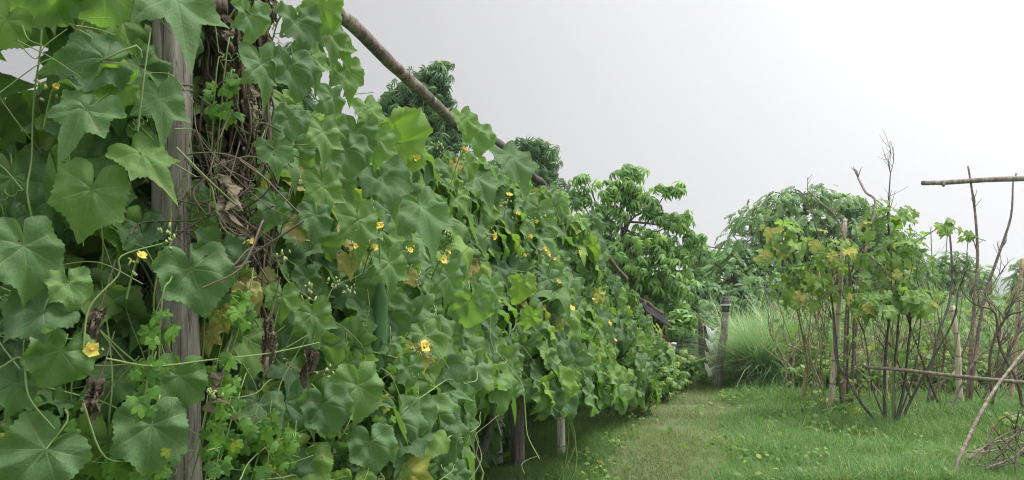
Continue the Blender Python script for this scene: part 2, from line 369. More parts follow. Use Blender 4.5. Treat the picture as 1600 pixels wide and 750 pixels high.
def blade(segs=3, w=.5, bend=.35, tw=0.0, prof=None):
    """a lance leaf along +y, length 1"""
    V, T, uv = [], [], []
    for i in range(segs + 1):
        t = i / segs; ww = (prof[i] if prof else math.sin(math.pi * min(max(.12 + .88 * t, 0), 1)) ** .8) * w / 2
        z = -bend * t * t; y = t * (1 - .35 * bend * t)
        if i == segs: V.append((0, y, z)); uv.append((.5, 1))
        else: V += [(-ww, y, z + .15 * ww), (ww, y, z + .15 * ww)]; uv += [(0, t), (1, t)]
    for i in range(segs):
        a = 2 * i
        if i == segs - 1: T.append((a, a + 1, a + 2))
        else: T += [(a, a + 1, a + 3), (a, a + 3, a + 2)]
    return np.array(V), np.array(T), np.array(uv)
def merge(parts):
    V, T, uv, n = [], [], [], 0
    for v, t, u in parts: V.append(v); T.append(t + n); uv.append(u); n += len(v)
    return np.vstack(V), np.vstack(T), np.vstack(uv)
def place(tpl, M, p): return tpl[0] @ np.asarray(M).T + p, tpl[1], tpl[2]
def whorl(k, droop, l, w, seed, spread=(0, 360)):
    q = np.random.default_rng(seed); out = []
    for i in range(k):
        a = R(spread[0] + (spread[1] - spread[0]) * (i + q.uniform(-.2, .2)) / k); d = droop + q.uniform(-.25, .25)
        t = np.array([math.cos(a), math.sin(a), -d]); n = np.array([math.cos(a) * d, math.sin(a) * d, 1])
        out.append(place(blade(3, w, .45), frame(n, t) * l * q.uniform(.8, 1.15), unit(t) * l * .12))
    return merge(out)
def pinnate(k, l, w, seed):
    """a frond: leaflets in pairs along a rib on +y, length 1"""
    q = np.random.default_rng(seed); out = []
    for i in range(k):
        y = .15 + .85 * i / (k - 1); z = -.3 * y * y
        for s in (-1, 1):
            t = np.array([s * 1.0, .45, -.25 + q.uniform(-.15, .15)]); n = np.array([0, .2, 1]) + q.uniform(-.2, .2, 3)
            out.append(place(blade(2, w, .3), frame(n, t) * l * (1 - .45 * abs(y - .5)) * q.uniform(.85, 1.15), np.array([0, y, z])))
    return merge(out)
def lobed_small(seed):
    q = np.random.default_rng(seed); out = []
    for a in (-110, -58, 0, 58, 110):
        t = np.array([math.sin(R(a)), math.cos(R(a)), q.uniform(-.3, .1)]); l = 1 - abs(a) / 260
        out.append(place(blade(3, .55, .25, prof=[.5, .75, 1, 0]), frame((q.uniform(-.2, .2), q.uniform(-.2, .2), 1), t) * l * .6, np.zeros(3)))
    return merge(out)
WHORLS = [whorl(8, .55, 1.0, .26, i) for i in range(4)]
FRONDS = [pinnate(9, .30, .45, i) for i in range(4)]
TUFTS = [whorl(9, .9, 1.0, .13, 40 + i) for i in range(4)]
CLUMPS = [whorl(7, .25, 1.0, .50, 60 + i) for i in range(4)]
SMALLS = [lobed_small(i) for i in range(4)]
OVALS = [blade(4, .62, b) for b in (.15, .35, .55)]
BLADES = [blade(4, .035, b, prof=[.8, 1, .9, .6, 0]) for b in (.25, .5, .8, 1.1)]

def rand_frames(m, up=.6, q=rng):
    n = q.normal(size=(m, 3)); n[:, 2] = np.abs(n[:, 2]) + up; t = q.normal(size=(m, 3))
    return np.stack([frame(a, b) for a, b in zip(n, t)]) if m else np.zeros((0, 3, 3))

# ------------------------------------------------------------------ ground, path, hills
def build_ground():
    a = np.sinh(np.linspace(-7.2, 7.2, 181)); xs = a / a.max() * 2200
    ys = xs + 9
    X, Y = np.meshgrid(xs + 2.0, ys, indexing='ij'); Z = terrain(X, Y)
    n = len(xs); V = np.stack([X, Y, Z], -1).reshape(-1, 3); i, j = np.meshgrid(np.arange(n - 1), np.arange(n - 1), indexing='ij')
    p = (i * n + j).ravel(); T = np.vstack([np.stack([p, p + n, p + n + 1], 1), np.stack([p, p + n + 1, p + 1], 1)])
    m, t, o = new_mat('grassy soil'); co = objco(t)
    c = ramp(t, noise(t, co, 2.2, 6, .6), [(.3, (.045, .09, .025)), (.5, (.06, .13, .033)), (.68, (.09, .11, .05))])
    c = mixc(t, math_(t, 'MULTIPLY', noise(t, co, 40, 3), .5), c, (.055, .07, .03))
    p_ = node(t, 'ShaderNodeBsdfPrincipled'); t.links.new(c, p_.inputs['Base Color']); setin(p_, Roughness=.95)
    t.links.new(bump(t, noise(t, co, 25, 5), .6, .03), p_.inputs['Normal']); t.links.new(p_.outputs[0], o.inputs['Surface'])
    g = G(); g.add(V, T); tag(make_mesh('ground', g, m), kind='structure')
def path_x(y): return np.interp(y, [2, 6.3, 8, 10, 12.5, 15, 17, 19, 24], [.35, 1.15, 1.65, 2.2, 2.85, 3.55, 4.0, 4.3, 4.6])
def path_w(y): return np.interp(y, [2, 6, 10, 14, 24], [.5, .48, .45, .4, .3])
def build_path():
    ys = np.linspace(2, 24, 120); us = np.linspace(-1, 1, 9)
    V = []
    for y in ys:
        for u in us:
            x = path_x(y) + u * path_w(y) * (1 + .18 * math.sin(3 * y + u)); V.append((x, y, TZ(x, y) + .006))
    n = len(us); T = []
    for i in range(len(ys) - 1):
        for k in range(n - 1):
            p = i * n + k; T += [(p, p + 1, p + n + 1), (p, p + n + 1, p + n)]
    m, t, o = new_mat('trodden earth'); co = objco(t)
    c = ramp(t, noise(t, co, 2.6, 6, .7), [(.32, (.05, .11, .03)), (.5, (.09, .14, .045)), (.58, (.17, .155, .085)), (.70, (.29, .235, .165))])
    c = mixc(t, math_(t, 'MULTIPLY', noise(t, co, 28, 5, .7), .9), c, (.06, .115, .03))
    p_ = node(t, 'ShaderNodeBsdfPrincipled'); t.links.new(c, p_.inputs['Base Color']); setin(p_, Roughness=.95)
    t.links.new(bump(t, noise(t, co, 30, 5), .5, .02), p_.inputs['Normal']); t.links.new(p_.outputs[0], o.inputs['Surface'])
    g = G(); g.add(V, T); tag(make_mesh('path', g, m), kind='structure')
def build_hills():
    az = np.linspace(R(-60), R(60), 260); D = 900
    V, T = [], []
    rows = 7
    for k in range(rows):
        f = k / (rows - 1)
        for a in az:
            h = 22 + 9 * math.sin(a * 9 + 1) + 5 * math.sin(a * 23) + 2.0 * math.sin(a * 71 + 2) + 1.2 * math.sin(a * 150)
            d = D + 260 * f; V.append((math.sin(a) * d, math.cos(a) * d, max(-1, h * math.sin(f * math.pi * .5) - .6)))
    n = len(az)
    for k in range(rows - 1):
        for i in range(n - 1):
            p = k * n + i; T += [(p, p + 1, p + n + 1), (p, p + n + 1, p + n)]
    m = plain_mat('wooded hill', (.05, .10, .045), .95, (.03, .065, .03), .05)
    g = G(); g.add(V, T); tag(make_mesh('hills', g, m), kind='structure')
build_ground(); build_path(); build_hills()

# ------------------------------------------------------------------ the damp air itself, which pales the far trees and the hills
def build_haze():
    g = G(); V = [(x, y, z) for x in (-2350, 2350) for y in (-2350, 2350) for z in (-2.5, 46)]
    g.add(V, [(0, 1, 3), (0, 3, 2), (4, 6, 7), (4, 7, 5), (0, 4, 5), (0, 5, 1), (2, 3, 7), (2, 7, 6), (0, 2, 6), (0, 6, 4), (1, 5, 7), (1, 7, 3)])
    m, t, o = new_mat('haze'); v = node(t, 'ShaderNodeVolumePrincipled'); v.inputs['Color'].default_value = (.93, .95, .97, 1); v.inputs['Density'].default_value = HAZE; v.inputs['Anisotropy'].default_value = .3
    t.links.new(v.outputs[0], o.inputs['Volume']); tag(make_mesh('haze', g, m, None, False), kind='stuff')
HAZE = .0008
build_haze()

# ------------------------------------------------------------------ trellis frame
trellis = thing('garden_trellis', 'long rustic trellis of grey posts and peeling poles buried under gourd vines', 'trellis', (0, 5, 0))
def jitter_line(a, b, n, amp):
    a, b = np.array(a, float), np.array(b, float); t = np.linspace(0, 1, n)[:, None]
    P = a + (b - a) * t; P[1:-1] += rng.normal(0, amp, (n - 2, 3)); return P
def part_tube(name, parent, pts, rad, mat, label=None, sides=10, sub=3, wob=.03):
    g = G(); g.tube(pts, rad, sides, rng.uniform(.3, .7), sub, True, wob); o = make_mesh(name, g, mat, parent)
    if label: o['label'] = label
    return o
def post_pts(x, y, h, lean=(0, 0), n=9): 
    return jitter_line((x, y, TZ(x, y) - .05), (x + lean[0], y + lean[1], h), n, .006)
part_tube('post', trellis, post_pts(-.855, 2.15, 2.62, (-.075, .02), 12), [.053, .052, .052, .05, .051, .05, .052, .049, .05, .049, .048, .044], GREYWOOD, 'thick split grey post', 16, 3, .04)
part_tube('post', trellis, post_pts(-.83, 2.55, 2.6, (-.03, 0), 10), .05, BROWNWOOD, 'brown post wrapped in dead vines', 12)
part_tube('post', trellis, post_pts(-.115, 7.05, 1.9), .042, WHITEPOST, 'whitewashed bamboo post with a dark band at its foot', 14, 3, .02)
part_tube('post', trellis, post_pts(.045, 6.95, 1.9), [.062, .06, .06, .058, .056, .055, .055, .05, .05], GREYWOOD, 'stout dark grey post', 12, 3, .08)
part_tube('post', trellis, post_pts(.455, 7.35, 1.8, (-.03, 0)), .037, WHITEPOST, 'slim pale bamboo post', 12, 3, .02)
part_tube('post', trellis, post_pts(.98, 10.2, 1.6), .045, GREYWOOD)
part_tube('post', trellis, post_pts(1.75, 12.4, 1.0), .045, GREYWOOD)
part_tube('post', trellis, post_pts(-1.05, 5.2, 2.4), .045, GREYWOOD)
part_tube('post', trellis, post_pts(-.75, 8.5, 2.4), .045, GREYWOOD)
part_tube('post', trellis, jitter_line((-.36, 5.2, 0), (-.05, 5.0, 1.0), 6, .02), [.035, .034, .03, .03, .028, .025], DARKBARK, 'dark crooked leaning stick', 8)
A, B = W(505, -2, 2.9), W(722, 203, 4.95)
d0 = unit(B - A)
part_tube('rail', trellis, np.vstack([jitter_line(A - d0 * .75, B, 14, .002)]), np.linspace(.027, .030, 14), POLEWOOD, 'thick peeling pole sloping along the top', 14, 3, .05)
part_tube('rail', trellis, jitter_line(W(742, 197, 5.3), W(868, 305, 8.6), 12, .008), np.linspace(.036, .032, 12), DARKBARK, 'dark split bamboo pole, its end jagged', 12, 3, .07)
part_tube('rail', trellis, jitter_line(W(862, 306, 8.4), W(945, 398, 10.6), 8, .004), .03, POLEWOOD)
part_tube('rail', trellis, jitter_line(W(940, 390, 10.4), W(979, 436, 12.0), 6, .004), .03, POLEWOOD, 'crooked pole drooping at the far end', 10)
part_tube('rail', trellis, jitter_line((-2.3, 1.9, 2.2), (-.78, 2.2, 2.28), 6, .02), .022, BROWNWOOD)
part_tube('rail', trellis, jitter_line((-.9, 2.15, .78), (-.2, 3.4, .74), 6, .01), .012, REDTWIG)
part_tube('rail', trellis, jitter_line((-.9, 2.25, 2.3), (-1.9, 3.3, 2.3), 6, .02), .022, BROWNWOOD)
# wire ties where a pole is lashed to a post
for c, r_ in (((-.92, 2.165, 2.04), .055), ((-.862, 2.155, .63), .054)):
    for k in range(2):
        a = np.linspace(0, 2 * math.pi, 15)
        part_tube('tie', trellis, np.stack([c[0] + r_ * np.cos(a), c[1] + r_ * np.sin(a), c[2] + .014 * k + .01 * np.sin(a)], 1), .004, DRYSTEM, None, 5, 1, 0)

# ------------------------------------------------------------------ the leafy face of the trellis
FP = np.array([(-2.7, 1.45), (-1.7, 1.62), (-.85, 1.98), (-.30, 3.0), (.02, 4.0), (.40, 5.5), (.86, 7.3), (1.42, 9.5), (1.95, 11.5), (2.42, 14.0), (2.70, 15.2)])
ZT = np.array([2.35, 2.3, 2.42, 2.10, 2.16, 2.28, 2.32, 1.95, 1.50, .60, .35])
ZB = np.array([0, 0, 0, .72, .94, .80, .52, .2, .06, 0, 0])
seg = np.r_[0, np.cumsum(np.linalg.norm(np.diff(FP, axis=0), axis=1))]
ss = np.linspace(0, seg[-1], 600)
fx = np.interp(ss, seg, FP[:, 0]); fy = np.interp(ss, seg, FP[:, 1])
ker = np.ones(31) / 31
fx = np.convolve(np.pad(fx, 15, 'edge'), ker, 'valid'); fy = np.convolve(np.pad(fy, 15, 'edge'), ker, 'valid')
tx, ty = np.gradient(fx), np.gradient(fy); ln = np.hypot(tx, ty); tx /= ln; ty /= ln
nx, ny = ty, -tx                                        # outward: right and towards the path
fpx = HX + F_PX * fx / fy
def face(s, z, depth):
    x, y = np.interp(s, ss, fx), np.interp(s, ss, fy); a, b = np.interp(s, ss, nx), np.interp(s, ss, ny)
    zt = np.interp(s, seg, ZT); lean = np.interp(s, seg, [.1, .12, .22, .42, .5, .5, .45, .4, .3, .2, .2]) * np.clip(z / zt, 0, 1.1) ** 2.4
    bul = .10 * np.sin(s * 2.1 + 1.3 * z) + .07 * np.sin(s * 5.3 - 2.2 * z + 1) + .10 * np.sin(z * 3.0)
    bul = bul * np.interp(s, [0, 3, 5], [.35, .5, 1])
    d = depth + lean - bul
    return np.stack([x - a * d, y - b * d, z], -1), np.stack([a, b, 0 * a], -1)
def s_at(px): return np.interp(px, fpx, ss)

EDGES = [130, 255, 430, 600, 735, 860, 945, 1004]
VINES = [
    ('broad lobed gourd vine over the open trellis end, pale sky between its upper leaves', 'lower'),
    ('gourd vine beside the thick grey post, star shaped leaves full of insect holes', ''),
    ('gourd vine climbing the thick grey post, sparse leaves baring its split wood', ''),
    ('gourd vine just beyond the dead brown vine bundle, twisting toward the peeling top pole', ''),
    ('gourd vine under the end of the peeling pole, drooping leaves and many yellow flowers', ''),
    ('gourd vine heaped above the whitewashed bamboo post, yellow green upturned leaves', ''),
    ('gourd vine over the slim pale bamboo post, middle sized leaves dotted with yellow flowers', ''),
    ('dense small leaved gourd vine where the trellis top drops toward the path', ''),
    ('low gourd vine closing the far end of the trellis beside the shelter', '')]
def sky_gap(px, py):
    """how open the vine is around a point of the face: 0 open, 1 full cover"""
    k = 1.0
    for cx, cy, rx, ry, f in ((30, 95, 90, 80, .0), (110, 55, 60, 45, .15), (20, 160, 40, 40, .3), (492, 160, 30, 55, .15), (560, 60, 45, 60, .0), (545, 165, 30, 40, .35), (225, 60, 40, 40, .3), (10, 190, 60, 50, .2)):
        if ((px - cx) / rx) ** 2 + ((py - cy) / ry) ** 2 < 1: k = min(k, f)
    return k
foli = [G() for _ in VINES]; stems = [G() for _ in VINES]
def which(px):
    px = px + rng.normal(0, 14) * (1 if px < 900 else .4)
    return int(np.searchsorted(EDGES, px))
acc = {}
def drop_leaf(vi, P, n, tip, size, rnd, hi=True, petiole=True, tplk=None):
    L = HI if hi else MD; k = (rng.choice(8, p=[.2, .06, .2, .05, .19, .08, .16, .06]) if hi else rng.choice(5, p=[.28, .10, .27, .07, .28])) if tplk is None else tplk
    M = frame(n, tip) * size
    acc.setdefault((vi, hi, k), []).append((P, M, rnd))
    if petiole:
        b = P - unit(n) * size * rng.uniform(.25, .5) - unit(tip) * size * rng.uniform(-.1, .5) + rng.normal(0, .02, 3)
        stems[vi].tube([P, (P + b) / 2 + unit(tip) * -.1 * size + rng.normal(0, .01, 3), b], [.0022, .0025, .003], 5, rng.uniform(.3, .8), 2, False)
def leaf_rnd():
    u = rng.random()
    return rng.uniform(0, .62) if u < .66 else rng.uniform(.62, .88) if u < .955 else rng.uniform(.9, 1)
sp = np.zeros(3)
def scatter(n, s0, s1, d0, d1, smin, smax, hi, facing=(.55, .55), post_clear=True, ztop=None, zbot=None, petiole=True, inner_shade=0):
    for _ in range(n):
        s = rng.uniform(s0, s1); zt = np.interp(s, seg, ZT) + .05 if ztop is None else ztop; zb = np.interp(s, seg, ZB) if zbot is None else zbot
        z = rng.uniform(zb, zt); d = rng.uniform(d0, d1)
        P, no = face(s, z, d)
        px, py = PX(P)
        if rng.random() > sky_gap(px, py): continue
        if post_clear:
            if 246 < px < 322 and d < .25 and rng.random() < .86: continue
            if 225 < px < 352 and py > 455 and d < .25 and rng.random() < .85: continue
            if 318 < px < 428 and py < 370 and rng.random() < .9: continue
            if 322 < px < 420 and py < 480 and rng.random() < .5: continue
            if 725 < px < 840 and py > 605 and rng.random() < .92: continue
        # tops open up towards the sky, sides hang like shingles; some turn quite away
        k = np.clip(z / zt, 0, 1) ** 3
        up = facing[0] * rng.uniform(.2, 1.2) + .55 * k
        n_ = no + np.array([0, 0, up]) + rng.normal(0, facing[1], 3)
        if no[0] > .6: n_ = n_ + np.array([0, -.35, 0])
        tip = np.array([0, 0, -1.0]) + no * (.35 + .4 * k) + rng.normal(0, .38, 3)
        size = rng.uniform(smin, smax) * (1 if rng.random() > .2 else .65)
        drop_leaf(which(px), P, n_, tip, size, max(0, leaf_rnd() - inner_shade), hi, petiole)
sA, sB, sC, sD, sE = s_at(-250), s_at(500), s_at(760), s_at(905), s_at(1000)
# outer skin
scatter(640, s_at(-350), sB, -.05, .12, .12, .215, True, (.3, .58))
scatter(400, sB, sC, -.05, .14, .15, .26, True, (.45, .46))
scatter(660, sC, sD, -.05, .18, .18, .31, True, (.4, .40))
scatter(1050, sD, sE, -.08, .20, .18, .29, False, (.4, .42), True, None, None, False)
scatter(1150, sE, seg[-1], -.08, .25, .15, .25, False, (.45, .42), True, None, None, False)
# inner layers, their leaf tint also darkened to deepen the shade
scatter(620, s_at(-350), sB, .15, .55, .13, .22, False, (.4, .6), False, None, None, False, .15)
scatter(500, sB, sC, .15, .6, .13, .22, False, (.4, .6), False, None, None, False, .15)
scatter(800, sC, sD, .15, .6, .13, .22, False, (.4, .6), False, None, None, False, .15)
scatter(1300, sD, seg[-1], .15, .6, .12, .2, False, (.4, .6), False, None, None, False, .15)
# leaves one can pick out in the photograph: px, py, width in px, roll of the tip (0 down, + to the right), turn, template, tint
HERO = [(275, 15, 165, 15, (.1, .35), 1, .45), (150, 95, 120, -75, (.1, .55), 5, .3), (130, 185, 120, -20, (.2, .45), 3, .42), (250, 165, 105, 10, (.2, .1), 1, .36),
        (230, 252, 115, 50, (.1, .35), 3, .72), (140, 310, 130, -10, (.25, .1), 6, .5), (305, 432, 125, 25, (.1, .6), 4, .40), (278, 600, 110, -5, (.2, .35), 0, .66),
        (40, 400, 150, 20, (.4, .1), 0, .38), (60, 495, 115, -35, (.2, .3), 4, .30), (90, 560, 110, -20, (.3, -.2), 4, .55), (235, 680, 140, 0, (.1, .4), 0, .40),
        (60, 715, 150, -40, (.2, .4), 2, .40), (340, 395, 90, -10, (.3, .2), 4, .3), (395, 30, 80, 20, (.9, .1), 2, .25), (412, 110, 100, 25, (1.0, .1), 1, .25),
        (70, -22, 150, 60, (.1, -.6), 4, .62), (5, 40, 95, -20, (.5, -.4), 0, .8), (150, -8, 130, -60, (.1, -.3), 2, .5), (505, 300, 85, 10, (.3, .4), 1, .70),
        (560, 355, 95, 10, (.3, .4), 3, .68), (490, 345, 75, -10, (.3, .2), 0, .35), (660, 335, 115, 15, (.4, .5), 5, .45), (600, 285, 105, 20, (.4, .7), 2, .35),
        (610, 420, 90, 15, (.9, .3), 1, .55), (700, 440, 80, 10, (.5, .3), 1, .45), (560, 615, 115, 10, (.3, .3), 0, .52), (490, 500, 80, 10, (.3, .3), 1, .55),
        (510, 640, 90, 20, (.3, .3), 4, .35), (655, 650, 75, 25, (.6, .4), 2, .42), (640, 580, 60, 10, (.5, .4), 2, .45), (580, 700, 85, 10, (.4, .2), 4, .28),
        (735, 480, 80, 0, (.4, -.1), 4, .28), (640, 225, 120, 80, (.5, -.5), 4, .78), (560, 210, 80, 10, (.6, .3), 2, .45), (815, 450, 60, 5, (1.0, -.2), 4, .85),
        (830, 500, 50, 0, (1.0, -.2), 1, .8), (770, 455, 60, 10, (.6, .3), 1, .55), (800, 260, 95, 20, (.6, .6), 6, .35), (180, 130, 80, -90, (.2, -.5), 4, .75),
        (110, 450, 80, 20, (.3, .3), 2, .5), (20, 610, 90, -10, (.3, .2), 0, .35), (440, 470, 65, 0, (.3, .1), 6, .7), (430, 330, 80, 10, (1.0, .2), 5, .3), (460, 110, 90, 30, (.5, .3), 4, .3),
        (470, 40, 90, 20, (.4, .2), 2, .35), (515, 60, 85, 15, (.6, .4), 1, .66), (490, 95, 80, 30, (.8, .2), 3, .5), (540, 118, 75, 20, (.6, .5), 2, .68), (520, 160, 70, 10, (.5, .3), 5, .4), (455, 190, 60, 0, (.4, .3), 4, .35),
        (578, 178, 70, 25, (.6, .5), 3, .72), (590, 225, 75, 10, (.5, .4), 6, .6), (500, 20, 90, -20, (.4, -.3), 0, .74), (535, 75, 60, 40, (.7, .2), 3, .7), (505, 215, 80, 10, (.6, .4), 1, .5), (545, 240, 80, 15, (.5, .5), 4, .45), (430, 240, 70, 10, (.4, .3), 2, .4), (727, 192, 58, 20, (.5, .6), 6, .74), (745, 215, 62, 10, (.5, .4), 4, .55)]
for px, py, wd, roll, turn, k, tint in HERO:
    Y = np.interp(s_at(px), ss, fy) - .10 - .05 * rng.random(); P = W(px, py, Y)
    vx = unit([P[0] * -.5, -1, 0]); side = np.array([1, 0, 0])
    n_ = vx + side * turn[0] + np.array([0, 0, turn[1]]) + rng.normal(0, .2, 3); tip = np.array([math.sin(R(roll)), -.15, -math.cos(R(roll))])
    size = wd * Y / F_PX * .92
    drop_leaf(int(np.searchsorted(EDGES, px)), P - unit(tip) * size * .12, n_, tip, size, tint, True, True, k)
for (vi, hi, k), L in acc.items():
    P, M, r_ = zip(*L); foli[vi].stamp((HI if hi else MD)[k], P, M, r_)

# stems and tendrils wandering over the face
def wander(vi, s, z, length, ds, dz, rad, depth, r_=.5, g=None):
    pts = []; n = max(5, int(length / .09)); ang = math.atan2(dz, ds)
    for i in range(n):
        zt = np.interp(s, seg, ZT)
        if i > 4 and z < np.interp(s, seg, ZB) + .05: break
        P, _ = face(s, max(min(z, zt + .1), .02), depth + .03 * math.sin(i * 1.3)); pts.append(P + rng.normal(0, .006, 3))
        ang += rng.normal(0, .18); s += .09 * math.cos(ang); z += .09 * math.sin(ang)
        s = min(max(s, 0), seg[-1])
    (g or stems[vi]).tube(pts, np.linspace(rad, rad * .6, len(pts)), 5, r_, 3, False)
    return pts
for i in range(9):
    for _ in range((16, 16, 20, 16, 14, 12, 10, 6, 6)[i]):
        lo = ([-350] + EDGES)[i]; hi_ = (EDGES + [1034])[i]; s = s_at(rng.uniform(lo, hi_)); zt = np.interp(s, seg, ZT)
        wander(i, s, rng.uniform(.3, .6) * zt, rng.uniform(.6, 1.5), rng.normal(0, .6), rng.uniform(-.3, 1), rng.uniform(.0014, .0034), rng.uniform(-.10, .12), rng.uniform(.3, 1))
def curl(p, n_turn, rad, length, g):
    t = np.linspace(0, 1, int(14 * n_turn) + 8); d = unit(rng.normal(0, 1, 3) + [0, 0, -.8]); u = unit(np.cross(d, [.3, .8, .1])); v = np.cross(d, u)
    a = t * n_turn * 2 * math.pi; rr = rad * np.clip(t * 2.5, 0, 1)
    g.tube(np.asarray(p) + t[:, None] * length * d + (rr * np.cos(a))[:, None] * u + (rr * np.sin(a))[:, None] * v, .0012, 4, .9, 1, False)
tend = [G() for _ in VINES]
for i in range(6):
    for _ in range(9):
        lo = max(([-150] + EDGES)[i], -50); hi_ = EDGES[i]; s = s_at(rng.uniform(lo, hi_)); z = rng.uniform(.9, np.interp(s, seg, ZT))
        P, no = face(s, z, -.1); curl(P, rng.uniform(2, 6), rng.uniform(.006, .012), rng.uniform(.06, .16), tend[i])
        q0 = P + rng.normal(0, .02, 3); d = rng.normal(0, 1, 3) * [1, .3, 1]; d = unit(d) * rng.uniform(.1, .25)
        tend[i].tube([P, P + d * .5 + [0, 0, .03], P + d], .0014, 4, .9, 4, False)
def pxcurve(pts, Y, off=0): return [W(x, y, Y + off) for x, y in pts]
for vi, pts in ((0, [(25, 60), (30, 68), (55, 92), (72, 70), (105, 45)]), (0, [(24, 62), (80, 90), (125, 120)]), (0, [(118, 40), (150, 45), (180, 55)]), (0, [(35, 40), (45, 62), (70, 72)]),
                (0, [(125, 52), (135, 30), (175, 28)]), (1, [(120, 45), (145, 62), (120, 85)]), (2, [(215, 205), (225, 120), (235, 50)]), (1, [(165, 560), (240, 572), (330, 562), (420, 552), (500, 535)]),
                (1, [(130, 545), (140, 480), (185, 430), (190, 400), (255, 380)]), (0, [(0, 575), (35, 560), (45, 620), (85, 670)]), (2, [(275, 230), (330, 285), (380, 330)]),
                (2, [(330, 290), (345, 350), (365, 370)]), (1, [(130, 630), (165, 715), (230, 715)]), (3, [(430, 400), (450, 440), (490, 470)])):
    P = [W(x, y, np.interp(s_at(x), ss, fy) - .13 - .02 * rng.random()) for x, y in pts]
    thin = pts[0][1] < 150
    stems[vi].tube(P, np.linspace(.0017, .0007, len(P)) if thin else np.linspace(.0027, .0016, len(P)), 6, .3 if thin else .8, 5, False)

FLOWER = []
def flower_geo(P, size, n_, seed):
    q = np.random.default_rng(seed); g = G()
    pet = blade(4, .95, .1, prof=[.35, .8, 1, .85, .0])
    Fm = frame(n_, q.normal(size=3))
    op = q.uniform(.5, 2.6)
    for k in range(5):
        a = 2 * math.pi * k / 5 + q.uniform(-.25, .25); t = np.array([math.cos(a), math.sin(a), op * q.uniform(.6, 1.3)]); nn = np.array([-math.cos(a) * op, -math.sin(a) * op, 1])
        V = pet[0] @ (frame(nn, t) * size * .62).T; V = V + q.normal(0, size * .06, V.shape)
        g.add(V @ Fm.T + P, pet[1], q.uniform(0, 1), pet[2])
    a = np.linspace(0, 2 * math.pi, 7)[:-1]
    for k in range(5):
        p0 = P + Fm @ np.array([.05 * math.cos(k * 1.26), .05 * math.sin(k * 1.26), .02]) * size
        g.tube([p0, p0 + Fm[:, 2] * size * .3], [.09 * size, .05 * size], 5, .8, 1)
    return g
FL = [(440, 23, 24), (85, 138, 22), (592, 355, 20), (583, 388, 18), (692, 406, 16), (649, 247, 15), (724, 236, 17), (770, 368, 15), (826, 371, 13), (848, 391, 13), (855, 397, 12),
      (143, 546, 26), (218, 401, 20), (660, 542, 24), (884, 601, 11), (951, 505, 10), (960, 533, 9), (808, 335, 11), (892, 482, 12), (905, 395, 9), (836, 345, 10), (1002, 520, 8),
      (928, 470, 9), (795, 305, 12), (555, 385, 12), (392, 378, 12), (980, 480, 8), (872, 440, 10), (940, 545, 8), (1012, 575, 8), (865, 405, 10), (818, 400, 10), (700, 395, 9), (640, 392, 12), (548, 118, 12)]
flowers = [[] for _ in VINES]; buds = [[] for _ in VINES]
for i, (px, py, w) in enumerate(FL):
    vi = int(np.searchsorted(EDGES, px)); s = s_at(px); Y = np.interp(s, ss, fy) - .16; P = W(px, py, Y)
    if py < 260: P = W(px, py, Y + .1)
    no = np.array([np.interp(s, ss, nx), np.interp(s, ss, ny), 0]); size = .9 * w * Y / F_PX
    n_ = no + [-.1, -.4, .35] + rng.normal(0, .35, 3); n_ = unit(n_)
    flowers[vi].append(flower_geo(P, size, n_, i))
    stems[vi].tube([P - n_ * size * .1, P - n_ * size * .9 - [0, 0, .01], P - n_ * size * 2.2 - [0, 0, .06]], [.0035, .0022, .0026], 5, .8, 3, False)
    buds[vi].append(G())
    for k in range(5):
        b = P - n_ * size * rng.uniform(.5, 1.2) + rng.normal(0, size * .35, 3)
        buds[vi][-1].tube([b, b + rng.normal(0, .004, 3) + [0, 0, .008]], [.0045 * rng.uniform(.6, 1.2), .002], 5, rng.random(), 1)
for px, py in ((262, 372), (520, 440), (545, 450), (480, 460), (440, 400), (330, 615), (850, 340), (700, 370), (655, 440), (510, 585), (680, 230), (790, 320)):
    vi = int(np.searchsorted(EDGES, px)); Y = np.interp(s_at(px), ss, fy) - .16; P = W(px, py, Y)
    buds[vi].append(G())
    for k in range(9):
        b = P + rng.normal(0, .012, 3); buds[vi][-1].tube([b, b + rng.normal(0, .004, 3) + [0, 0, .009]], [.0048 * rng.uniform(.6, 1.2), .002], 5, rng.random(), 1)

def crumple(P, size, seed, down=True):
    q = np.random.default_rng(seed); V, T, uv = HI[seed % len(HI)]; V = V.copy()
    r2 = np.hypot(V[:, 0], V[:, 1])
    V[:, 0] *= .38; V[:, 2] += .18 * np.sin(V[:, 1] * 9 + q.uniform(0, 6)) * r2 + .22 * np.sin(uv[:, 0] * 14 + q.uniform(0, 6)) * r2 * 1.6
    V += q.normal(0, .018, V.shape)
    return V @ (frame([q.normal(0, .5), -1, .2], [q.normal(0, .25), 0, -1]) * size).T + P, T, uv
withered = [[] for _ in VINES]
DRY = [(420, 565, 60), (340, 628, 55), (482, 585, 55), (150, 525, 60), (148, 640, 60), (352, 330, 70), (350, 290, 50), (235, 470, 80), (215, 440, 80), (418, 530, 40), (300, 375, 55), (155, 610, 55), (195, 485, 70), (250, 500, 60), (120, 520, 60), (240, 530, 55), (365, 345, 55)]
for i, (px, py, w) in enumerate(DRY):
    vi = int(np.searchsorted(EDGES, px)); front = i in (0, 1, 2, 3, 4, 5, 9)
    Y = np.interp(s_at(px), ss, fy) + (-.12 if front else .18); P = W(px, py - w * .4, Y)
    g = G(); V, T, uv = crumple(P, w * Y / F_PX * 1.15, i); g.add(V, T, rng.random() * (1 if front else .5), uv)
    g.tube([P, P + [.01, .02, .06], P + [.02, .05, .14]], .002, 4, .4, 3, False)
    withered[vi].append((g, DRYLEAF, 'withered_leaf'))
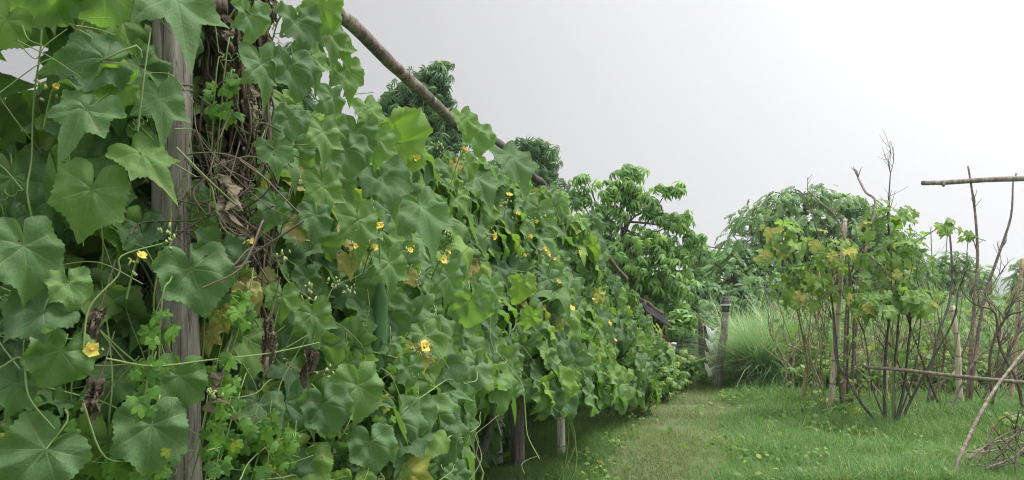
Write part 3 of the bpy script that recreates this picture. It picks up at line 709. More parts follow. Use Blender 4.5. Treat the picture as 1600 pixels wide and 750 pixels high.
for i, (px, py, w, roll) in enumerate([(466, 355, 50, 60), (402, 440, 62, 0), (345, 490, 45, 20), (330, 520, 45, -10), (385, 455, 45, 10), (660, 550, 40, 0), (20, 700, 70, 0), (545, 405, 40, 10), (640, 430, 30, 20)]):
    vi = int(np.searchsorted(EDGES, px)); Y = np.interp(s_at(px), ss, fy) + (.05 if i in (1, 2, 3) else -.08); size = w * Y / F_PX; P = W(px, py, Y)
    tip = np.array([math.sin(R(roll)), -.1, -math.cos(R(roll))]); V, T, uv = HI[(i * 3) % 8]
    g = G(); g.add(V @ (frame([.2 + rng.normal(0, .2), -1, .3], tip) * size).T + P, T, rng.random(), uv); g.tube([P, P + [0, .03, .03], P + [0, .08, .04]], .002, 4, .6, 2, False)
    withered[vi].append((g, YELLOWLEAF, 'yellowed_leaf'))

for i, (label, _) in enumerate(VINES):
    px = (([-300] + EDGES)[i] + (EDGES + [1034])[i]) / 2; s = s_at(px); P, no = face(s, 0.0, .3)
    v = thing('gourd_vine', label, 'vine', (P[0], P[1], TZ(P[0], P[1])), 'gourd vines covering the trellis')
    for _ in range(3):                                  # main stems rising out of the soil
        pts = []
        s_ = s + rng.normal(0, .12)
        for z in np.linspace(-.02, np.interp(s, seg, ZT) * .8, 10):
            q_, _n = face(s_, max(z, 0), .25 + rng.normal(0, .03)); q_[2] = z + (TZ(q_[0], q_[1]) if z < .1 else 0); pts.append(q_); s_ += rng.normal(0, .04)
        stems[i].tube(pts, np.linspace(.007, .004, 10), 6, .5, 2, False)
    make_mesh('foliage', foli[i], GOURD, v); make_mesh('stem', stems[i], STEM, v)
    if tend[i].V: make_mesh('tendril', tend[i], STEM, v)
    for g in flowers[i]: make_mesh('flower', g, PETAL, v)
    for g in buds[i]: make_mesh('flower_bud_cluster', g, BUD, v)
    for g, m, nm in withered[i]: make_mesh(nm, g, m, v)
    if i == 3:                                          # ribbed fruit hanging in the shade
        g = G(); Y = np.interp(s_at(590), ss, fy) + .12
        g.tube([W(596, 440, Y), W(594, 470, Y), W(592, 520, Y), W(589, 570, Y), W(588, 592, Y)], [.008, .026, .031, .029, .006], 14, .5, 4, True, .06)
        make_mesh('gourd', g, plain_mat('gourd skin', (.085, .19, .065), .6, (.06, .14, .05), 50), v)

# the shaded far side and roof of the trellis
BACKL = ['shaded gourd vine on the back of the trellis behind the thick grey post', 'shaded gourd vine on the back of the trellis behind the whitewashed bamboo post', 'shaded gourd vine on the back of the trellis near its far end']
for bi, (s0, s1) in enumerate(((s_at(-300), s_at(620)), (s_at(620), s_at(880)), (s_at(880), seg[-1]))):
    g = G(); st = G(); P_, M_, r_, k_ = [], [], [], []
    for _ in range((700, 1000, 1300)[bi]):
        s = rng.uniform(s0, s1); zt = np.interp(s, seg, ZT); z = rng.uniform(.05, min(zt, 1.75) - .15); P, no = face(s, z, rng.uniform(.95, 1.25))
        P_.append(P); M_.append(frame(rng.normal(0, .6, 3) - no * .5 + [0, 0, .5], [0, 0, -1] + rng.normal(0, .4, 3)) * rng.uniform(.14, .24)); r_.append(rng.uniform(0, .6))
    P_, M_, r_ = map(np.array, (P_, M_, r_)); kk = rng.integers(0, 5, len(P_))
    for k in range(5): g.stamp(MD[k], P_[kk == k], M_[kk == k], r_[kk == k])
    for _ in range(14):
        s = rng.uniform(s0, s1); a, _n = face(s, 0.0, 1.0); b, _n = face(min(s + rng.normal(0, .3), seg[-1]), min(1.7, np.interp(s, seg, ZT)), 1.1); a[2] = TZ(a[0], a[1]) - .02
        st.tube([a, (a + b) / 2 + rng.normal(0, .06, 3), b], .006, 5, .5, 4, False)
    P, no = face((s0 + s1) / 2, 0., 1.05)
    v = thing('gourd_vine', BACKL[bi], 'vine', (P[0], P[1], TZ(P[0], P[1])), 'gourd vines covering the trellis')
    make_mesh('foliage', g, GOURD, v); make_mesh('stem', st, DRYSTEM, v)

# dead vine bundle hanging on the brown post
def dead_bundle():
    v = thing('dead_vine_bundle', 'brown bundle of dead twisted vines and shrivelled leaves hanging on the brown post', 'dead vine', (-.83, 2.5, 0))
    st, lf = G(), G()
    for _ in range(120):
        z = rng.uniform(1.6, 2.6); c = np.array([-.86 + .02 * (2.6 - z), 2.5, 0]); pts = []; a = rng.uniform(0, 6.28); rr = rng.uniform(.035, .10)
        zz = rng.uniform(.55, 1.1) * z if rng.random() < .25 else z - rng.uniform(.3, .7)
        for t in np.linspace(0, 1, 8):
            a += rng.normal(.1, .25); q_ = c + np.array([rr * math.cos(a), rr * math.sin(a), z + (zz - z) * t]); q_[2] += 0; pts.append(q_ + rng.normal(0, .006, 3))
        st.tube(pts, rng.uniform(.0025, .007), 5, rng.random(), 3, False)
    for _ in range(60):                                 # a loose nest of dry runners lower down
        p = W(rng.uniform(285, 410), rng.uniform(230, 420), rng.uniform(2.05, 2.4)); d = unit(rng.normal(0, 1, 3)) * rng.uniform(.06, .16)
        st.tube([p - d, p + rng.normal(0, .03, 3), p + d, p + d + rng.normal(0, .05, 3)], rng.uniform(.0015, .003), 4, rng.uniform(.4, 1), 4, False)
    for i in range(300):
        z = rng.uniform(1.45, 2.55); a = rng.uniform(0, 6.28); rr = rng.uniform(.05, .12)
        V, T, uv = crumple(np.array([-.86 + rr * math.cos(a), 2.5 + rr * math.sin(a), z]), rng.uniform(.05, .11), i); lf.add(V, T, rng.uniform(0, .8), uv)
    make_mesh('stem', st, DRYSTEM, v); make_mesh('withered_foliage', lf, DRYLEAF, v)
dead_bundle()

# small lobed vines in the lower part
def small_vine(label, spots, yellow=.1):
    px0, py0 = spots[0][:2]; s = s_at(px0); P, _ = face(s, 0., .1)
    v = thing('bitter_melon_vine', label, 'vine', (P[0], P[1], TZ(P[0], P[1])), 'small leaved vines low in the trellis'); g, st = G(), G()
    for px, py, rx, ry, n, d in spots:
        Y = np.interp(s_at(px), ss, fy) + d
        Pm, Mm, rm = [], [], []
        for _ in range(n):
            a, q_ = rng.uniform(0, 6.28), rng.random() ** .5; p = W(px + rx * q_ * math.cos(a), py + ry * q_ * math.sin(a), Y + rng.normal(0, .05))
            Pm.append(p); Mm.append(frame([rng.normal(0, .5), -1, .6 + rng.normal(0, .4)], [rng.normal(0, .6), -.2, -1]) * rng.uniform(.035, .065)); rm.append(rng.uniform(.9, 1) if rng.random() < yellow else rng.uniform(0, .85))
            if rng.random() < .18: st.tube([p, p + rng.normal(0, .015, 3), p + rng.normal(0, .03, 3) + [0, .03, 0]], .0010, 4, .8, 3, False)
        Pm, Mm, rm = map(np.array, (Pm, Mm, rm)); kk = rng.integers(0, 4, n)
        for k in range(4): g.stamp(SMALLS[k], Pm[kk == k], Mm[kk == k], rm[kk == k])
        b = W(px, py, Y); st.tube([P + [0, 0, -.02], (P + b) / 2 + rng.normal(0, .05, 3), b, b + [.02, .02, .12]], .0022, 5, .7, 5, False)
    make_mesh('foliage', g, SMALLLEAF, v); make_mesh('stem', st, STEM, v)
small_vine('small bright feathery leaved vine hanging in front of the thick grey post', [(250, 510, 25, 25, 16, -.12), (235, 580, 26, 26, 18, -.1), (225, 630, 24, 30, 14, -.12), (345, 600, 26, 50, 24, -.1), (380, 490, 20, 35, 16, -.12), (360, 660, 30, 40, 22, -.06), (350, 120, 20, 24, 10, .1), (352, 172, 24, 16, 10, .1), (335, 150, 16, 30, 8, .1), (400, 300, 20, 40, 12, .05)], .03)
small_vine('small feathery leaved vine with yellowing leaflets below the hanging gourd', [(615, 590, 35, 70, 150, .12), (560, 650, 55, 50, 110, .1), (520, 690, 40, 50, 70, .15), (625, 690, 40, 40, 60, .2)], .14)
small_vine('small fern like vine at the foot of the open trellis end', [(215, 720, 60, 30, 40, -.05), (345, 690, 26, 45, 26, -.1), (410, 690, 60, 50, 70, .0), (20, 650, 40, 60, 40, .05), (110, 640, 40, 40, 40, .08)], .06)

# ------------------------------------------------------------------ grass and weeds
def front_x(y): return np.interp(y, FP[:, 1], FP[:, 0])
def stamp_blades(g, X, Y, hmin, hmax, wmul, lean=.5, q=rng, rlo=0, rhi=1.0, z0=None):
    n = len(X); h = q.uniform(hmin, hmax, n) if np.isscalar(hmin) else hmin * q.uniform(.7, 1.2, n)
    a = q.uniform(0, 2 * math.pi, n); d = np.stack([np.cos(a), np.sin(a), 0 * a], 1)
    up = np.tile([0, 0, 1.0], (n, 1)) + d * (q.uniform(0, lean, n))[:, None]; up /= np.linalg.norm(up, axis=1)[:, None]
    xx = np.cross(up, d); xx /= np.linalg.norm(xx, axis=1)[:, None] + 1e-9; zz = np.cross(xx, up)
    M = np.stack([xx * (h * wmul)[:, None], up * h[:, None], -zz * h[:, None]], 2)
    Z = terrain(X, Y) if z0 is None else z0
    P = np.stack([X, Y, Z - .004], 1); r_ = q.beta(1.6, 2.2, n) * (rhi - rlo) + rlo; k = q.integers(0, 4, n)
    r_[q.random(n) < .07] = .97
    for i in range(4): g.stamp(BLADES[i], P[k == i], M[k == i], r_[k == i])
def patch(x, y): return .5 + .25 * np.sin(x * 2.1 + .9 * y) + .2 * np.sin(1.7 * y - 2.6 * x + 2) + .15 * np.sin(5.3 * x + 1) * np.sin(4.7 * y)
g = G()
def sow(n, y0, y1, x0f, x1f, h0, h1, wm):
    Y = rng.uniform(y0, y1, n); X = x0f(Y) + (x1f(Y) - x0f(Y)) * rng.random(n)
    u = np.abs(X - path_x(Y)) / path_w(Y); keep = rng.random(n) < (.5 + .6 * np.clip(patch(X, Y), 0, 1)) * (.22 + .78 * smooth(.5, 1.5, u + .25 * np.sin(2.3 * Y)))
    X, Y, u = X[keep], Y[keep], u[keep]
    H = (h0 + (h1 - h0) * np.clip(patch(X * .8 + 3, Y * .8), 0, 1)) * (.44 + .56 * smooth(.4, 2.2, u + .5 * np.sin(3 * Y + 2 * X))) * np.where(X > path_x(Y), 1.0, .62)
    on = u < 1.15 + .3 * np.sin(2.3 * Y + 1.7 * X); worn = on & (rng.random(len(X)) < .8)
    dry = ~worn & (patch(X * .55 + 2, Y * .6 + 1) > .62); gr = ~worn & ~dry
    stamp_blades(g, X[gr], Y[gr], H[gr], None, wm, .9)
    stamp_blades(g, X[dry], Y[dry], H[dry] * .85, None, wm, 1.1, rng, .45, 1.0)
    stamp_blades(g, X[worn], Y[worn], H[worn] * .8, None, wm * 1.3, 1.2, rng, .78, .985)
sow(230000, 5.9, 10.5, lambda y: front_x(y) - 1.0, lambda y: .66 * y + .4, .09, .33, .62)
sow(110000, 10.5, 19, lambda y: front_x(np.minimum(y, 15)) - .6, lambda y: .62 * y + .4, .11, .33, 1.0)
sow(15000, 2.0, 6.2, lambda y: front_x(y) - 1.6, lambda y: front_x(y) + 1.2, .08, .2, 1.0)
sow(14000, 5, 14, lambda y: front_x(y) - 5, lambda y: front_x(y) - .8, .12, .3, 1.4)
sow(12000, 19, 34, lambda y: -.1 * y, lambda y: .7 * y, .15, .4, 2.2)
Yp = rng.uniform(6, 20, 60000); up_ = rng.normal(0, .62, 60000); Xp = path_x(Yp) + up_ * path_w(Yp)
bare = (np.sin(Yp * 2.9 + Xp) + np.sin(Yp * 1.3 + 2) > .75) & (np.abs(up_) < .6) & (rng.random(60000) < .75); Xp, Yp = Xp[~bare], Yp[~bare]
g_path = G(); stamp_blades(g_path, Xp, Yp, .05, .11, 1.3, 1.3, rng, 0, 1.0)
# lawn tufts on the right
for _ in range(260):
    y = rng.uniform(6.3, 12); x = rng.uniform(path_x(y) + .7, .66 * y + .3); n = 45
    stamp_blades(g, x + rng.normal(0, .07, n), y + rng.normal(0, .07, n), .16, .32, .55, .9)
TRODDEN = leaf_mat('trodden grass blade', [(0, (.085, .18, .05)), (.4, (.16, .22, .075)), (.75, (.25, .255, .12)), (1, (.37, .31, .19))], (.26, .34, .08), .32, .6, .3)
tag(make_mesh('trodden_grass', g_path, TRODDEN), 'short yellowish trodden grass along the worn path', None, None, 'stuff')
tag(make_mesh('grass', g, GRASS), 'lush green grass carpeting the plot on both sides of the path', None, None, 'stuff')

g = G()                                                  # waist high weeds behind the dead shrubs
n = 48000
Yw = rng.uniform(11.5, 24, n); lo = np.interp(Yw, [11, 13, 16, 24], [.335, .30, .27, .25]); Xw = Yw * (lo + (.70 - lo) * rng.random(n))
hw = np.interp(Yw, [11.5, 12.5, 14, 24], [.8, 1.35, 1.65, 1.85]) * (.55 + .6 * np.clip(patch(Xw, Yw), 0, 1))
stamp_blades(g, Xw, Yw, hw, None, .28, .55, rng, .1, 1)
tag(make_mesh('weed_grass', g, TALLGRASS), 'tall rank grass and reeds filling the plot behind the dead shrubs', None, None, 'stuff')
g = G()
for _ in range(650):
    y = rng.uniform(11.2, 20); x = y * rng.uniform(.345, .68); z = TZ(x, y); h = np.interp(y, [11, 12.5, 14, 20], [.45, .95, 1.3, 1.55]) * rng.uniform(.5, 1.1)
    b = np.array([x, y, z]); t_ = b + [rng.normal(0, .15), rng.normal(0, .15), h]; g.tube([b, (b + t_) / 2 + rng.normal(0, .04, 3), t_], .006, 4, .5, 2, False)
    m = rng.integers(8, 16); f = rng.uniform(.2, 1, m)
    P = b + (t_ - b) * f[:, None] + rng.normal(0, .09, (m, 3)) * [1, 1, .6]; k = rng.integers(0, 4, m); M = rand_frames(m, .8) * rng.uniform(.07, .15, m)[:, None, None]; rr_ = rng.uniform(0, 1, m)
    for i in range(4): g.stamp(CLUMPS[i], P[k == i], M[k == i], rr_[k == i])
tag(make_mesh('weeds', g, WEEDLEAF), 'tangled leafy weeds growing among the dry stalks', None, None, 'stuff')
g = G()                                                  # shaded undergrowth inside and behind the trellis
for _ in range(620):
    s = rng.uniform(s_at(-250), s_at(1010)); P, no = face(s, 0., rng.uniform(.35, 2.2) if s < s_at(690) else rng.uniform(1.1, 2.6)); b = P.copy(); b[2] = TZ(b[0], b[1]); h = rng.uniform(.15, .65)
    t_ = b + [rng.normal(0, .1), rng.normal(0, .1), h]; g.tube([b, t_], .004, 4, .5, 1, False)
    m = rng.integers(5, 12); f = rng.uniform(.2, 1, m); P = b + (t_ - b) * f[:, None] + rng.normal(0, .05, (m, 3)); k = rng.integers(0, 4, m); M = rand_frames(m, .8) * rng.uniform(.04, .10, m)[:, None, None]
    for i in range(4): g.stamp(CLUMPS[i], P[k == i], M[k == i], rng.uniform(0, 1, (k == i).sum()))
tag(make_mesh('undergrowth', g, WEEDLEAF), 'low weeds in the shade under the trellis', None, None, 'stuff')

g = G()                                                  # broad leaved weeds scattered through the lawn
for _ in range(900):
    y = rng.uniform(6, 13); x = rng.uniform(front_x(y) - .4, .66 * y + .3)
    if abs(x - path_x(y)) < .3 and rng.random() < .7 or patch(x * 1.7 + 5, y * 1.4) < .45: continue
    m = rng.integers(3, 9); P = np.array([x, y, TZ(x, y) + .03]) + rng.normal(0, .05, (m, 3)) * [1, 1, .4] + [0, 0, rng.uniform(0, .1)]; k = rng.integers(0, 3, m); M = rand_frames(m, 1.2) * rng.uniform(.03, .07, m)[:, None, None]; rr_ = rng.uniform(0, 1, m)
    for i in range(3): g.stamp(OVALS[i], P[k == i], M[k == i], rr_[k == i])
tag(make_mesh('lawn_weeds', g, WEEDLEAF), 'small broad leaved weeds scattered through the grass', None, None, 'stuff')

def tall_clump(px, py, Y, spread, h, n, label):
    b = W(px, py, Y); x, y = b[0], b[1]
    v = thing('tall_grass_clump', label, 'grass clump', (x, y, TZ(x, y)), 'tall grass clumps beside the path')
    g = G(); X = x + rng.normal(0, spread * .5, n); Yy = y + rng.normal(0, spread * .5, n)
    stamp_blades(g, X, Yy, h * .55, h, .24, .32, rng, .0, .85); make_mesh('leaf_blades', g, TALLGRASS, v)
tall_clump(1196, 606, 12.6, .34, 1.45, 2600, 'tall feathery grass clump nearest the lamp post')
tall_clump(1232, 606, 12.8, .30, 1.4, 1700, 'tall feathery grass clump beside the dry canes')
tall_clump(1182, 590, 15.0, .34, 1.6, 1300, 'tall grass clump standing behind the feathery clumps')

# leafy weeds at the end of the trellis
def leafy_plant(name, label, cat, px, py, Y, h, spread, nst, size, mat, tpl, group=None, nl=(10, 18)):
    b = W(px, py, Y); b[2] = TZ(b[0], b[1]); v = thing(name, label, cat, b, group); st, lf = G(), G()
    for _ in range(nst):
        a = b + [rng.normal(0, spread * .3), rng.normal(0, spread * .3), -.01]; t_ = a + [rng.normal(0, spread * .6), rng.normal(0, spread * .5), h * rng.uniform(.55, 1.05)]
        mid = (a + t_) / 2 + rng.normal(0, .04, 3); st.tube([a, mid, t_], [.006, .005, .003], 5, .5, 3, False)
        m = rng.integers(*nl); f = rng.uniform(.15, 1, m); P = a + (t_ - a) * f[:, None] + rng.normal(0, .06, (m, 3)); k = rng.integers(0, len(tpl), m); M = rand_frames(m, .7) * (size * rng.uniform(.6, 1.2, m))[:, None, None]; rr_ = rng.uniform(0, 1, m)
        for i in range(len(tpl)): lf.stamp(tpl[i], P[k == i], M[k == i], rr_[k == i])
    make_mesh('stem', st, STEM, v); make_mesh('foliage', lf, mat, v)
leafy_plant('weed_plant', 'leafy weed with one broad pale leaf at the path edge past the trellis end', 'plant', 1040, 612, 12.4, .55, .45, 26, .10, WEEDLEAF, CLUMPS, 'leafy weeds at the trellis end')
leafy_plant('weed_plant', 'low leafy weed tight against the foot of the last trellis leaves', 'plant', 1012, 632, 11.2, .45, .4, 22, .09, WEEDLEAF, CLUMPS, 'leafy weeds at the trellis end')
leafy_plant('weed_plant', 'bright green weed in front of the white stub post', 'plant', 1046, 600, 13.2, .4, .3, 18, .09, WEEDLEAF, CLUMPS, 'leafy weeds at the trellis end')

# fallen yellow flowers on the ground
for i, (px, py) in enumerate([(905, 722), (918, 712), (935, 728), (948, 690), (985, 652), (998, 644), (1008, 636), (880, 735), (1018, 633), (965, 672), (925, 738), (1004, 655), (893, 712), (975, 690), (1022, 640)]):
    Y = EYE * F_PX / (py - HY); P = W(px, py, Y); P[2] = TZ(P[0], P[1]) + .03; g = flower_geo(np.zeros(3), .05, [rng.normal(0, .3), rng.normal(0, .3), 1], 100 + i)
    o = thing('fallen_flower', 'yellow gourd flower fallen in the grass at the foot of the trellis', 'flower', P, 'fallen yellow flowers')
    f = make_mesh('petals', g, PETAL); f.parent = o
g = G(); b = W(1414, 752, 6.4); a = np.linspace(0, 2 * math.pi, 13)[:-1]
rings = [(.0, .10), (.05, .10), (.085, .075), (.10, .03)]
V = [(b[0] + 1.3 * r_ * math.cos(t) * (1 + .1 * math.sin(3 * t)), b[1] + r_ * math.sin(t), TZ(b[0], b[1]) - .01 + z) for z, r_ in rings for t in a] + [(b[0], b[1], TZ(b[0], b[1]) + .10)]
T = [(i * 12 + k, i * 12 + (k + 1) % 12, (i + 1) * 12 + (k + 1) % 12) for i in range(3) for k in range(12)] + [(i * 12 + k, (i + 1) * 12 + (k + 1) % 12, (i + 1) * 12 + k) for i in range(3) for k in range(12)] + [(36 + k, 36 + (k + 1) % 12, 48) for k in range(12)]
g.add(V, T); tag(make_mesh('pale_stone', g, plain_mat('pale stone', (.62, .60, .56), .8, (.42, .40, .37), 12)), 'pale whitish stone lying in the lawn grass', 'stone')

# ------------------------------------------------------------------ dead wood and stakes on the right
def pxtube(g, pts, Y0, Y1, w0, w1, sides=8, r=.5, sub=4, ground=False, wob=.04, amp=0):
    n = len(pts); P = []
    for i, (x, y) in enumerate(pts):
        Y = Y0 + (Y1 - Y0) * i / (n - 1); p = W(x, y, Y) + rng.normal(0, amp, 3)
        if ground and i == 0: p[2] = TZ(p[0], p[1]) - .03
        P.append(p)
    g.tube(P, np.linspace(w0, w1, n) * .5 * np.linspace(Y0, Y1, n) / F_PX, sides, r, sub, True, wob); return P
def stick(name, label, cat, pts, Y0, Y1, w0, w1, mat, group=None, ground=True):
    g = G(); P = pxtube(g, pts, Y0, Y1, w0, w1, 9, rng.uniform(.2, .8), 4, ground)
    return tag(make_mesh(name, g, mat), label, cat, group)
stick('bamboo_stake', 'white peeling bamboo stake standing beneath the yellowing gourd vine', 'stake', [(1298, 640), (1303, 570), (1310, 490), (1315, 420), (1321, 342)], 9.6, 9.6, 10, 6, BAMBOO)
stick('bamboo_stake', 'tan bamboo stake crossed by the long horizontal pole, its top split', 'stake', [(1503, 648), (1498, 600), (1496, 540), (1488, 478)], 9.75, 9.75, 10, 8, BAMBOO)
stick('bamboo_stake', 'thin tan bamboo stake at the far right beyond the leaning stick', 'stake', [(1578, 640), (1586, 560), (1592, 470), (1597, 405)], 10.2, 10.2, 7, 6, TANTWIG)
stick('horizontal_pole', 'long pale pole laid level across the dark shrub stems and bamboo stake', 'pole', [(1348, 573), (1410, 578), (1480, 586), (1560, 594), (1680, 604)], 8.7, 8.9, 5, 6.5, GREYTWIG, None, False)
fr = thing('pole_frame', 'pole frame jutting in over the lawn, grey pole with a knobbly cut end', 'frame', W(1850, 600, 6.6) * [1, 1, 0])
g = G(); pxtube(g, [(1441, 286), (1480, 285), (1540, 281), (1600, 279), (1700, 276), (1860, 270)], 6.4, 6.6, 7, 10, 10, .6); q0 = W(1473, 287, 6.42); g.tube([q0, q0 + [0.004, -.01, -.022]], [.014, .010], 7, .5, 1)
make_mesh('rail', g, GREYWOOD, fr)
for px in (1845,):
    g = G(); p = W(px, 0, 6.6); g.tube(jitter_line((p[0], p[1] + .06, TZ(p[0], p[1]) - .05), (p[0], p[1] + .06, 2.6), 7, .008), .05, 10, .5); make_mesh('post', g, GREYWOOD, fr)
stick('leaning_stick', 'long grey stick leaning out of the grass beside the heap of dead branches', 'stick', [(1478, 762), (1504, 704), (1531, 648), (1556, 606), (1582, 572), (1612, 535)], 6.1, 7.2, 6.5, 4, GREYTWIG)
HEAP = 'dead brown branch tangled in the brush heap by the leaning stick'
for pts, w in (([(1500, 770), (1540, 700), (1570, 685), (1620, 672)], 5), ([(1508, 745), (1545, 712), (1580, 700), (1610, 715)], 4), ([(1530, 760), (1560, 720), (1590, 680), (1625, 640)], 6), ([(1515, 720), (1545, 690), (1585, 672), (1620, 670)], 4),
               ([(1590, 770), (1585, 730), (1592, 690), (1600, 650)], 4), ([(1545, 770), (1575, 742), (1600, 735)], 5), ([(1512, 708), (1550, 705), (1600, 690)], 3), ([(1535, 700), (1560, 660), (1600, 640)], 4), ([(1575, 775), (1600, 735), (1620, 700)], 8),
               ([(1500, 750), (1520, 730), (1560, 735), (1605, 760)], 3), ([(1560, 700), (1572, 720), (1570, 760)], 4), ([(1540, 735), (1580, 712), (1610, 690)], 5), ([(1522, 742), (1512, 715), (1530, 700), (1570, 690)], 3), ([(1590, 640), (1580, 680), (1600, 720)], 3),
               ([(1530, 772), (1548, 735), (1590, 728), (1620, 735)], 4), ([(1555, 668), (1580, 700), (1615, 722)], 3), ([(1570, 650), (1590, 668), (1620, 690)], 3)):
    g = G(); Y0 = rng.uniform(6.2, 6.7); P = pxtube(g, pts, Y0, Y0 + rng.uniform(.1, .5), w * .85, w * .4, 7, rng.random(), 5, False, .06, .012)
    for _ in range(4):
        i = rng.integers(1, len(P)); d = unit(rng.normal(0, 1, 3)) * rng.uniform(.06, .2); g.tube([P[i], P[i] + d * .5 + rng.normal(0, .015, 3), P[i] + d], [.005, .004, .002], 5, rng.random(), 3, False)
    tag(make_mesh('dead_branch', g, REDTWIG if rng.random() < .6 else GREYTWIG), HEAP, 'branch', 'dead branches in the brush heap')

def sprout(g, p, d, L, r, depth, bend=.25, up=.1):
    n = 5; pts = [p]; d = unit(d)
    for i in range(n): d = unit(d + rng.normal(0, bend * .5, 3) + [0, 0, up]); pts.append(pts[-1] + d * L / n)
    g.tube(pts, np.linspace(r, r * .5, n + 1), 5, rng.random(), 2, False, .05)
    if depth:
        for _ in range(rng.integers(2, 5)):
            i = rng.integers(1, n + 1); sprout(g, pts[i], d + rng.normal(0, .75, 3) * [1, .6, .7], L * rng.uniform(.35, .65), r * .55, depth - 1, bend, up)
def dead_shrub(label, px, py, Y, paths, h, mat, name='dead_shrub', twigs=6, group='bare dead shrubs'):
    b = W(px, py, Y); b[2] = TZ(b[0], b[1]); v = thing(name, label, 'dead shrub', b, group)
    for pts, w0, w1 in paths:
        g = G(); P = pxtube(g, pts, Y + rng.normal(0, .05), Y + rng.normal(0, .35), w0, w1, 8, rng.random(), 4, True, .05, .006)
        for _ in range(twigs):
            i = rng.integers(len(P) // 2, len(P)); sprout(g, P[i], (P[-1] - P[0]) + rng.normal(0, .5, 3), h * rng.uniform(.2, .5), w1 * .4 * Y / F_PX, 1)
        make_mesh('stem', g, mat, v)
    return v
dead_shrub('many stemmed dark shrub bare below and carrying gourd leaves on top', 1390, 668, 8.85, [
    ([(1385, 668), (1383, 610), (1384, 550), (1388, 505), (1394, 480)], 6.2, 2.8), ([(1380, 664), (1345, 628), (1322, 590), (1306, 560), (1300, 500)], 5.5, 1.7), ([(1396, 664), (1412, 610), (1419, 560), (1424, 500), (1420, 440)], 5.5, 2.2),
    ([(1402, 660), (1436, 600), (1462, 550), (1490, 500), (1500, 450)], 4.7, 1.7), ([(1392, 664), (1362, 600), (1350, 520), (1322, 470)], 3.1, 1.1), ([(1400, 662), (1395, 590), (1405, 500), (1393, 400), (1388, 340), (1393, 270)], 4.7, 1.7),
    ([(1398, 664), (1428, 580), (1440, 480), (1432, 430)], 3.1, 1.1)], .8, DARKBARK, 'vine_shrub', 7, None)
dead_shrub('bare grey sapling with one tall whip rising above the overhead pole end', 1512, 600, 9.9, [([(1512, 612), (1518, 540), (1524, 460), (1528, 400), (1522, 330), (1512, 258)], 7, 3), ([(1515, 560), (1535, 480), (1560, 400), (1580, 340), (1583, 285)], 6, 2.5)], .5, GREYTWIG, 'dead_shrub', 2)
dead_shrub('bare dark sapling with a crooked stem left of the tall whip', 1455, 600, 9.9, [([(1450, 610), (1462, 540), (1482, 480), (1488, 430), (1484, 360)], 5, 3)], .5, DARKBARK, 'dead_shrub', 3)
dead_shrub('pale dead branches forking out of the top of the yellowing gourd vine', 1318, 600, 9.6, [([(1318, 612), (1322, 500), (1326, 420), (1310, 345), (1280, 315), (1262, 298)], 5, 2), ([(1316, 612), (1300, 480), (1285, 400), (1270, 340)], 4, 2), ([(1322, 610), (1330, 430), (1365, 370), (1390, 330)], 4, 2), ([(1325, 600), (1350, 410), (1368, 320), (1352, 300), (1340, 278)], 5, 3), ([(1330, 600), (1340, 470), (1385, 430), (1322, 372)], 4, 3)], .5, GREYTWIG, 'dead_shrub', 3)
dead_shrub('dead shrub of crossing bleached twigs at the far right edge behind the leaning stick', 1560, 640, 9.3, [([(1600, 660), (1590, 600), (1562, 540), (1555, 490), (1530, 478)], 6, 3), ([(1540, 660), (1560, 600), (1590, 520), (1640, 470)], 5, 3), ([(1555, 650), (1545, 560), (1570, 500), (1600, 485)], 5, 3), ([(1520, 640), (1570, 560), (1620, 540)], 4, 2), ([(1475, 640), (1520, 570), (1560, 535)], 4, 2)], .9, GREYTWIG, 'dead_shrub', 7)
dead_shrub('dead shrub of thin brown twigs between the bamboo stake and the dark shrub', 1450, 640, 9.9, [([(1470, 640), (1440, 560), (1420, 500), (1400, 430)], 4, 2), ([(1455, 640), (1475, 560), (1465, 480)], 4, 2), ([(1440, 645), (1500, 560), (1530, 480), (1560, 430)], 4, 2), ([(1430, 640), (1400, 560), (1380, 520)], 3, 2)], .9, REDTWIG, 'dead_shrub', 7)
dead_shrub('dead shrub of tan forking twigs left of the white bamboo stake', 1250, 630, 10.3, [([(1252, 636), (1262, 580), (1258, 540), (1245, 480)], 5, 3), ([(1250, 630), (1262, 560), (1275, 500), (1290, 450)], 5, 2), ([(1265, 630), (1275, 560), (1280, 500)], 4, 2), ([(1288, 640), (1262, 560), (1230, 540)], 3, 2), ([(1300, 600), (1265, 555), (1268, 490)], 4, 2)], .7, TANTWIG, 'dead_shrub', 6)
CANES = [(1245, 620, 1200, 470), (1230, 612, 1210, 480), (1240, 610, 1238, 480), (1290, 630, 1275, 470), (1335, 610, 1345, 450), (1360, 620, 1352, 470), (1345, 600, 1330, 480), (1530, 600, 1520, 480), (1545, 620, 1560, 500), (1370, 600, 1400, 480), (1480, 610, 1440, 480),
         (1430, 600, 1470, 500), (1278, 600, 1290, 470), (1215, 600, 1225, 490), (1510, 600, 1545, 470), (1570, 610, 1580, 450), (1595, 600, 1560, 480)]
for i, (x0, y0, x1, y1) in enumerate(CANES):
    Y = rng.uniform(10.3, 11.6); g = G(); P = pxtube(g, [(x0, y0), ((x0 * 2 + x1) / 3 + rng.normal(0, 5), (2 * y0 + y1) / 3), ((x0 + 2 * x1) / 3 + rng.normal(0, 5), (y0 + 2 * y1) / 3), (x1, y1)], Y, Y + rng.normal(0, .2), rng.uniform(1.8, 4), 1.4, 6, rng.random(), 3, True)
    for _ in range(rng.integers(2, 6)):
        k = rng.integers(1, 4); sprout(g, P[k], [rng.normal(0, .6), rng.normal(0, .4), .5], rng.uniform(.2, .5), .006, 1)
    tag(make_mesh('dry_cane', g, TANTWIG if i % 3 else GREYTWIG), 'dry tan cane standing among the weeds behind the dead shrubs', 'cane', 'dry canes among the weeds')

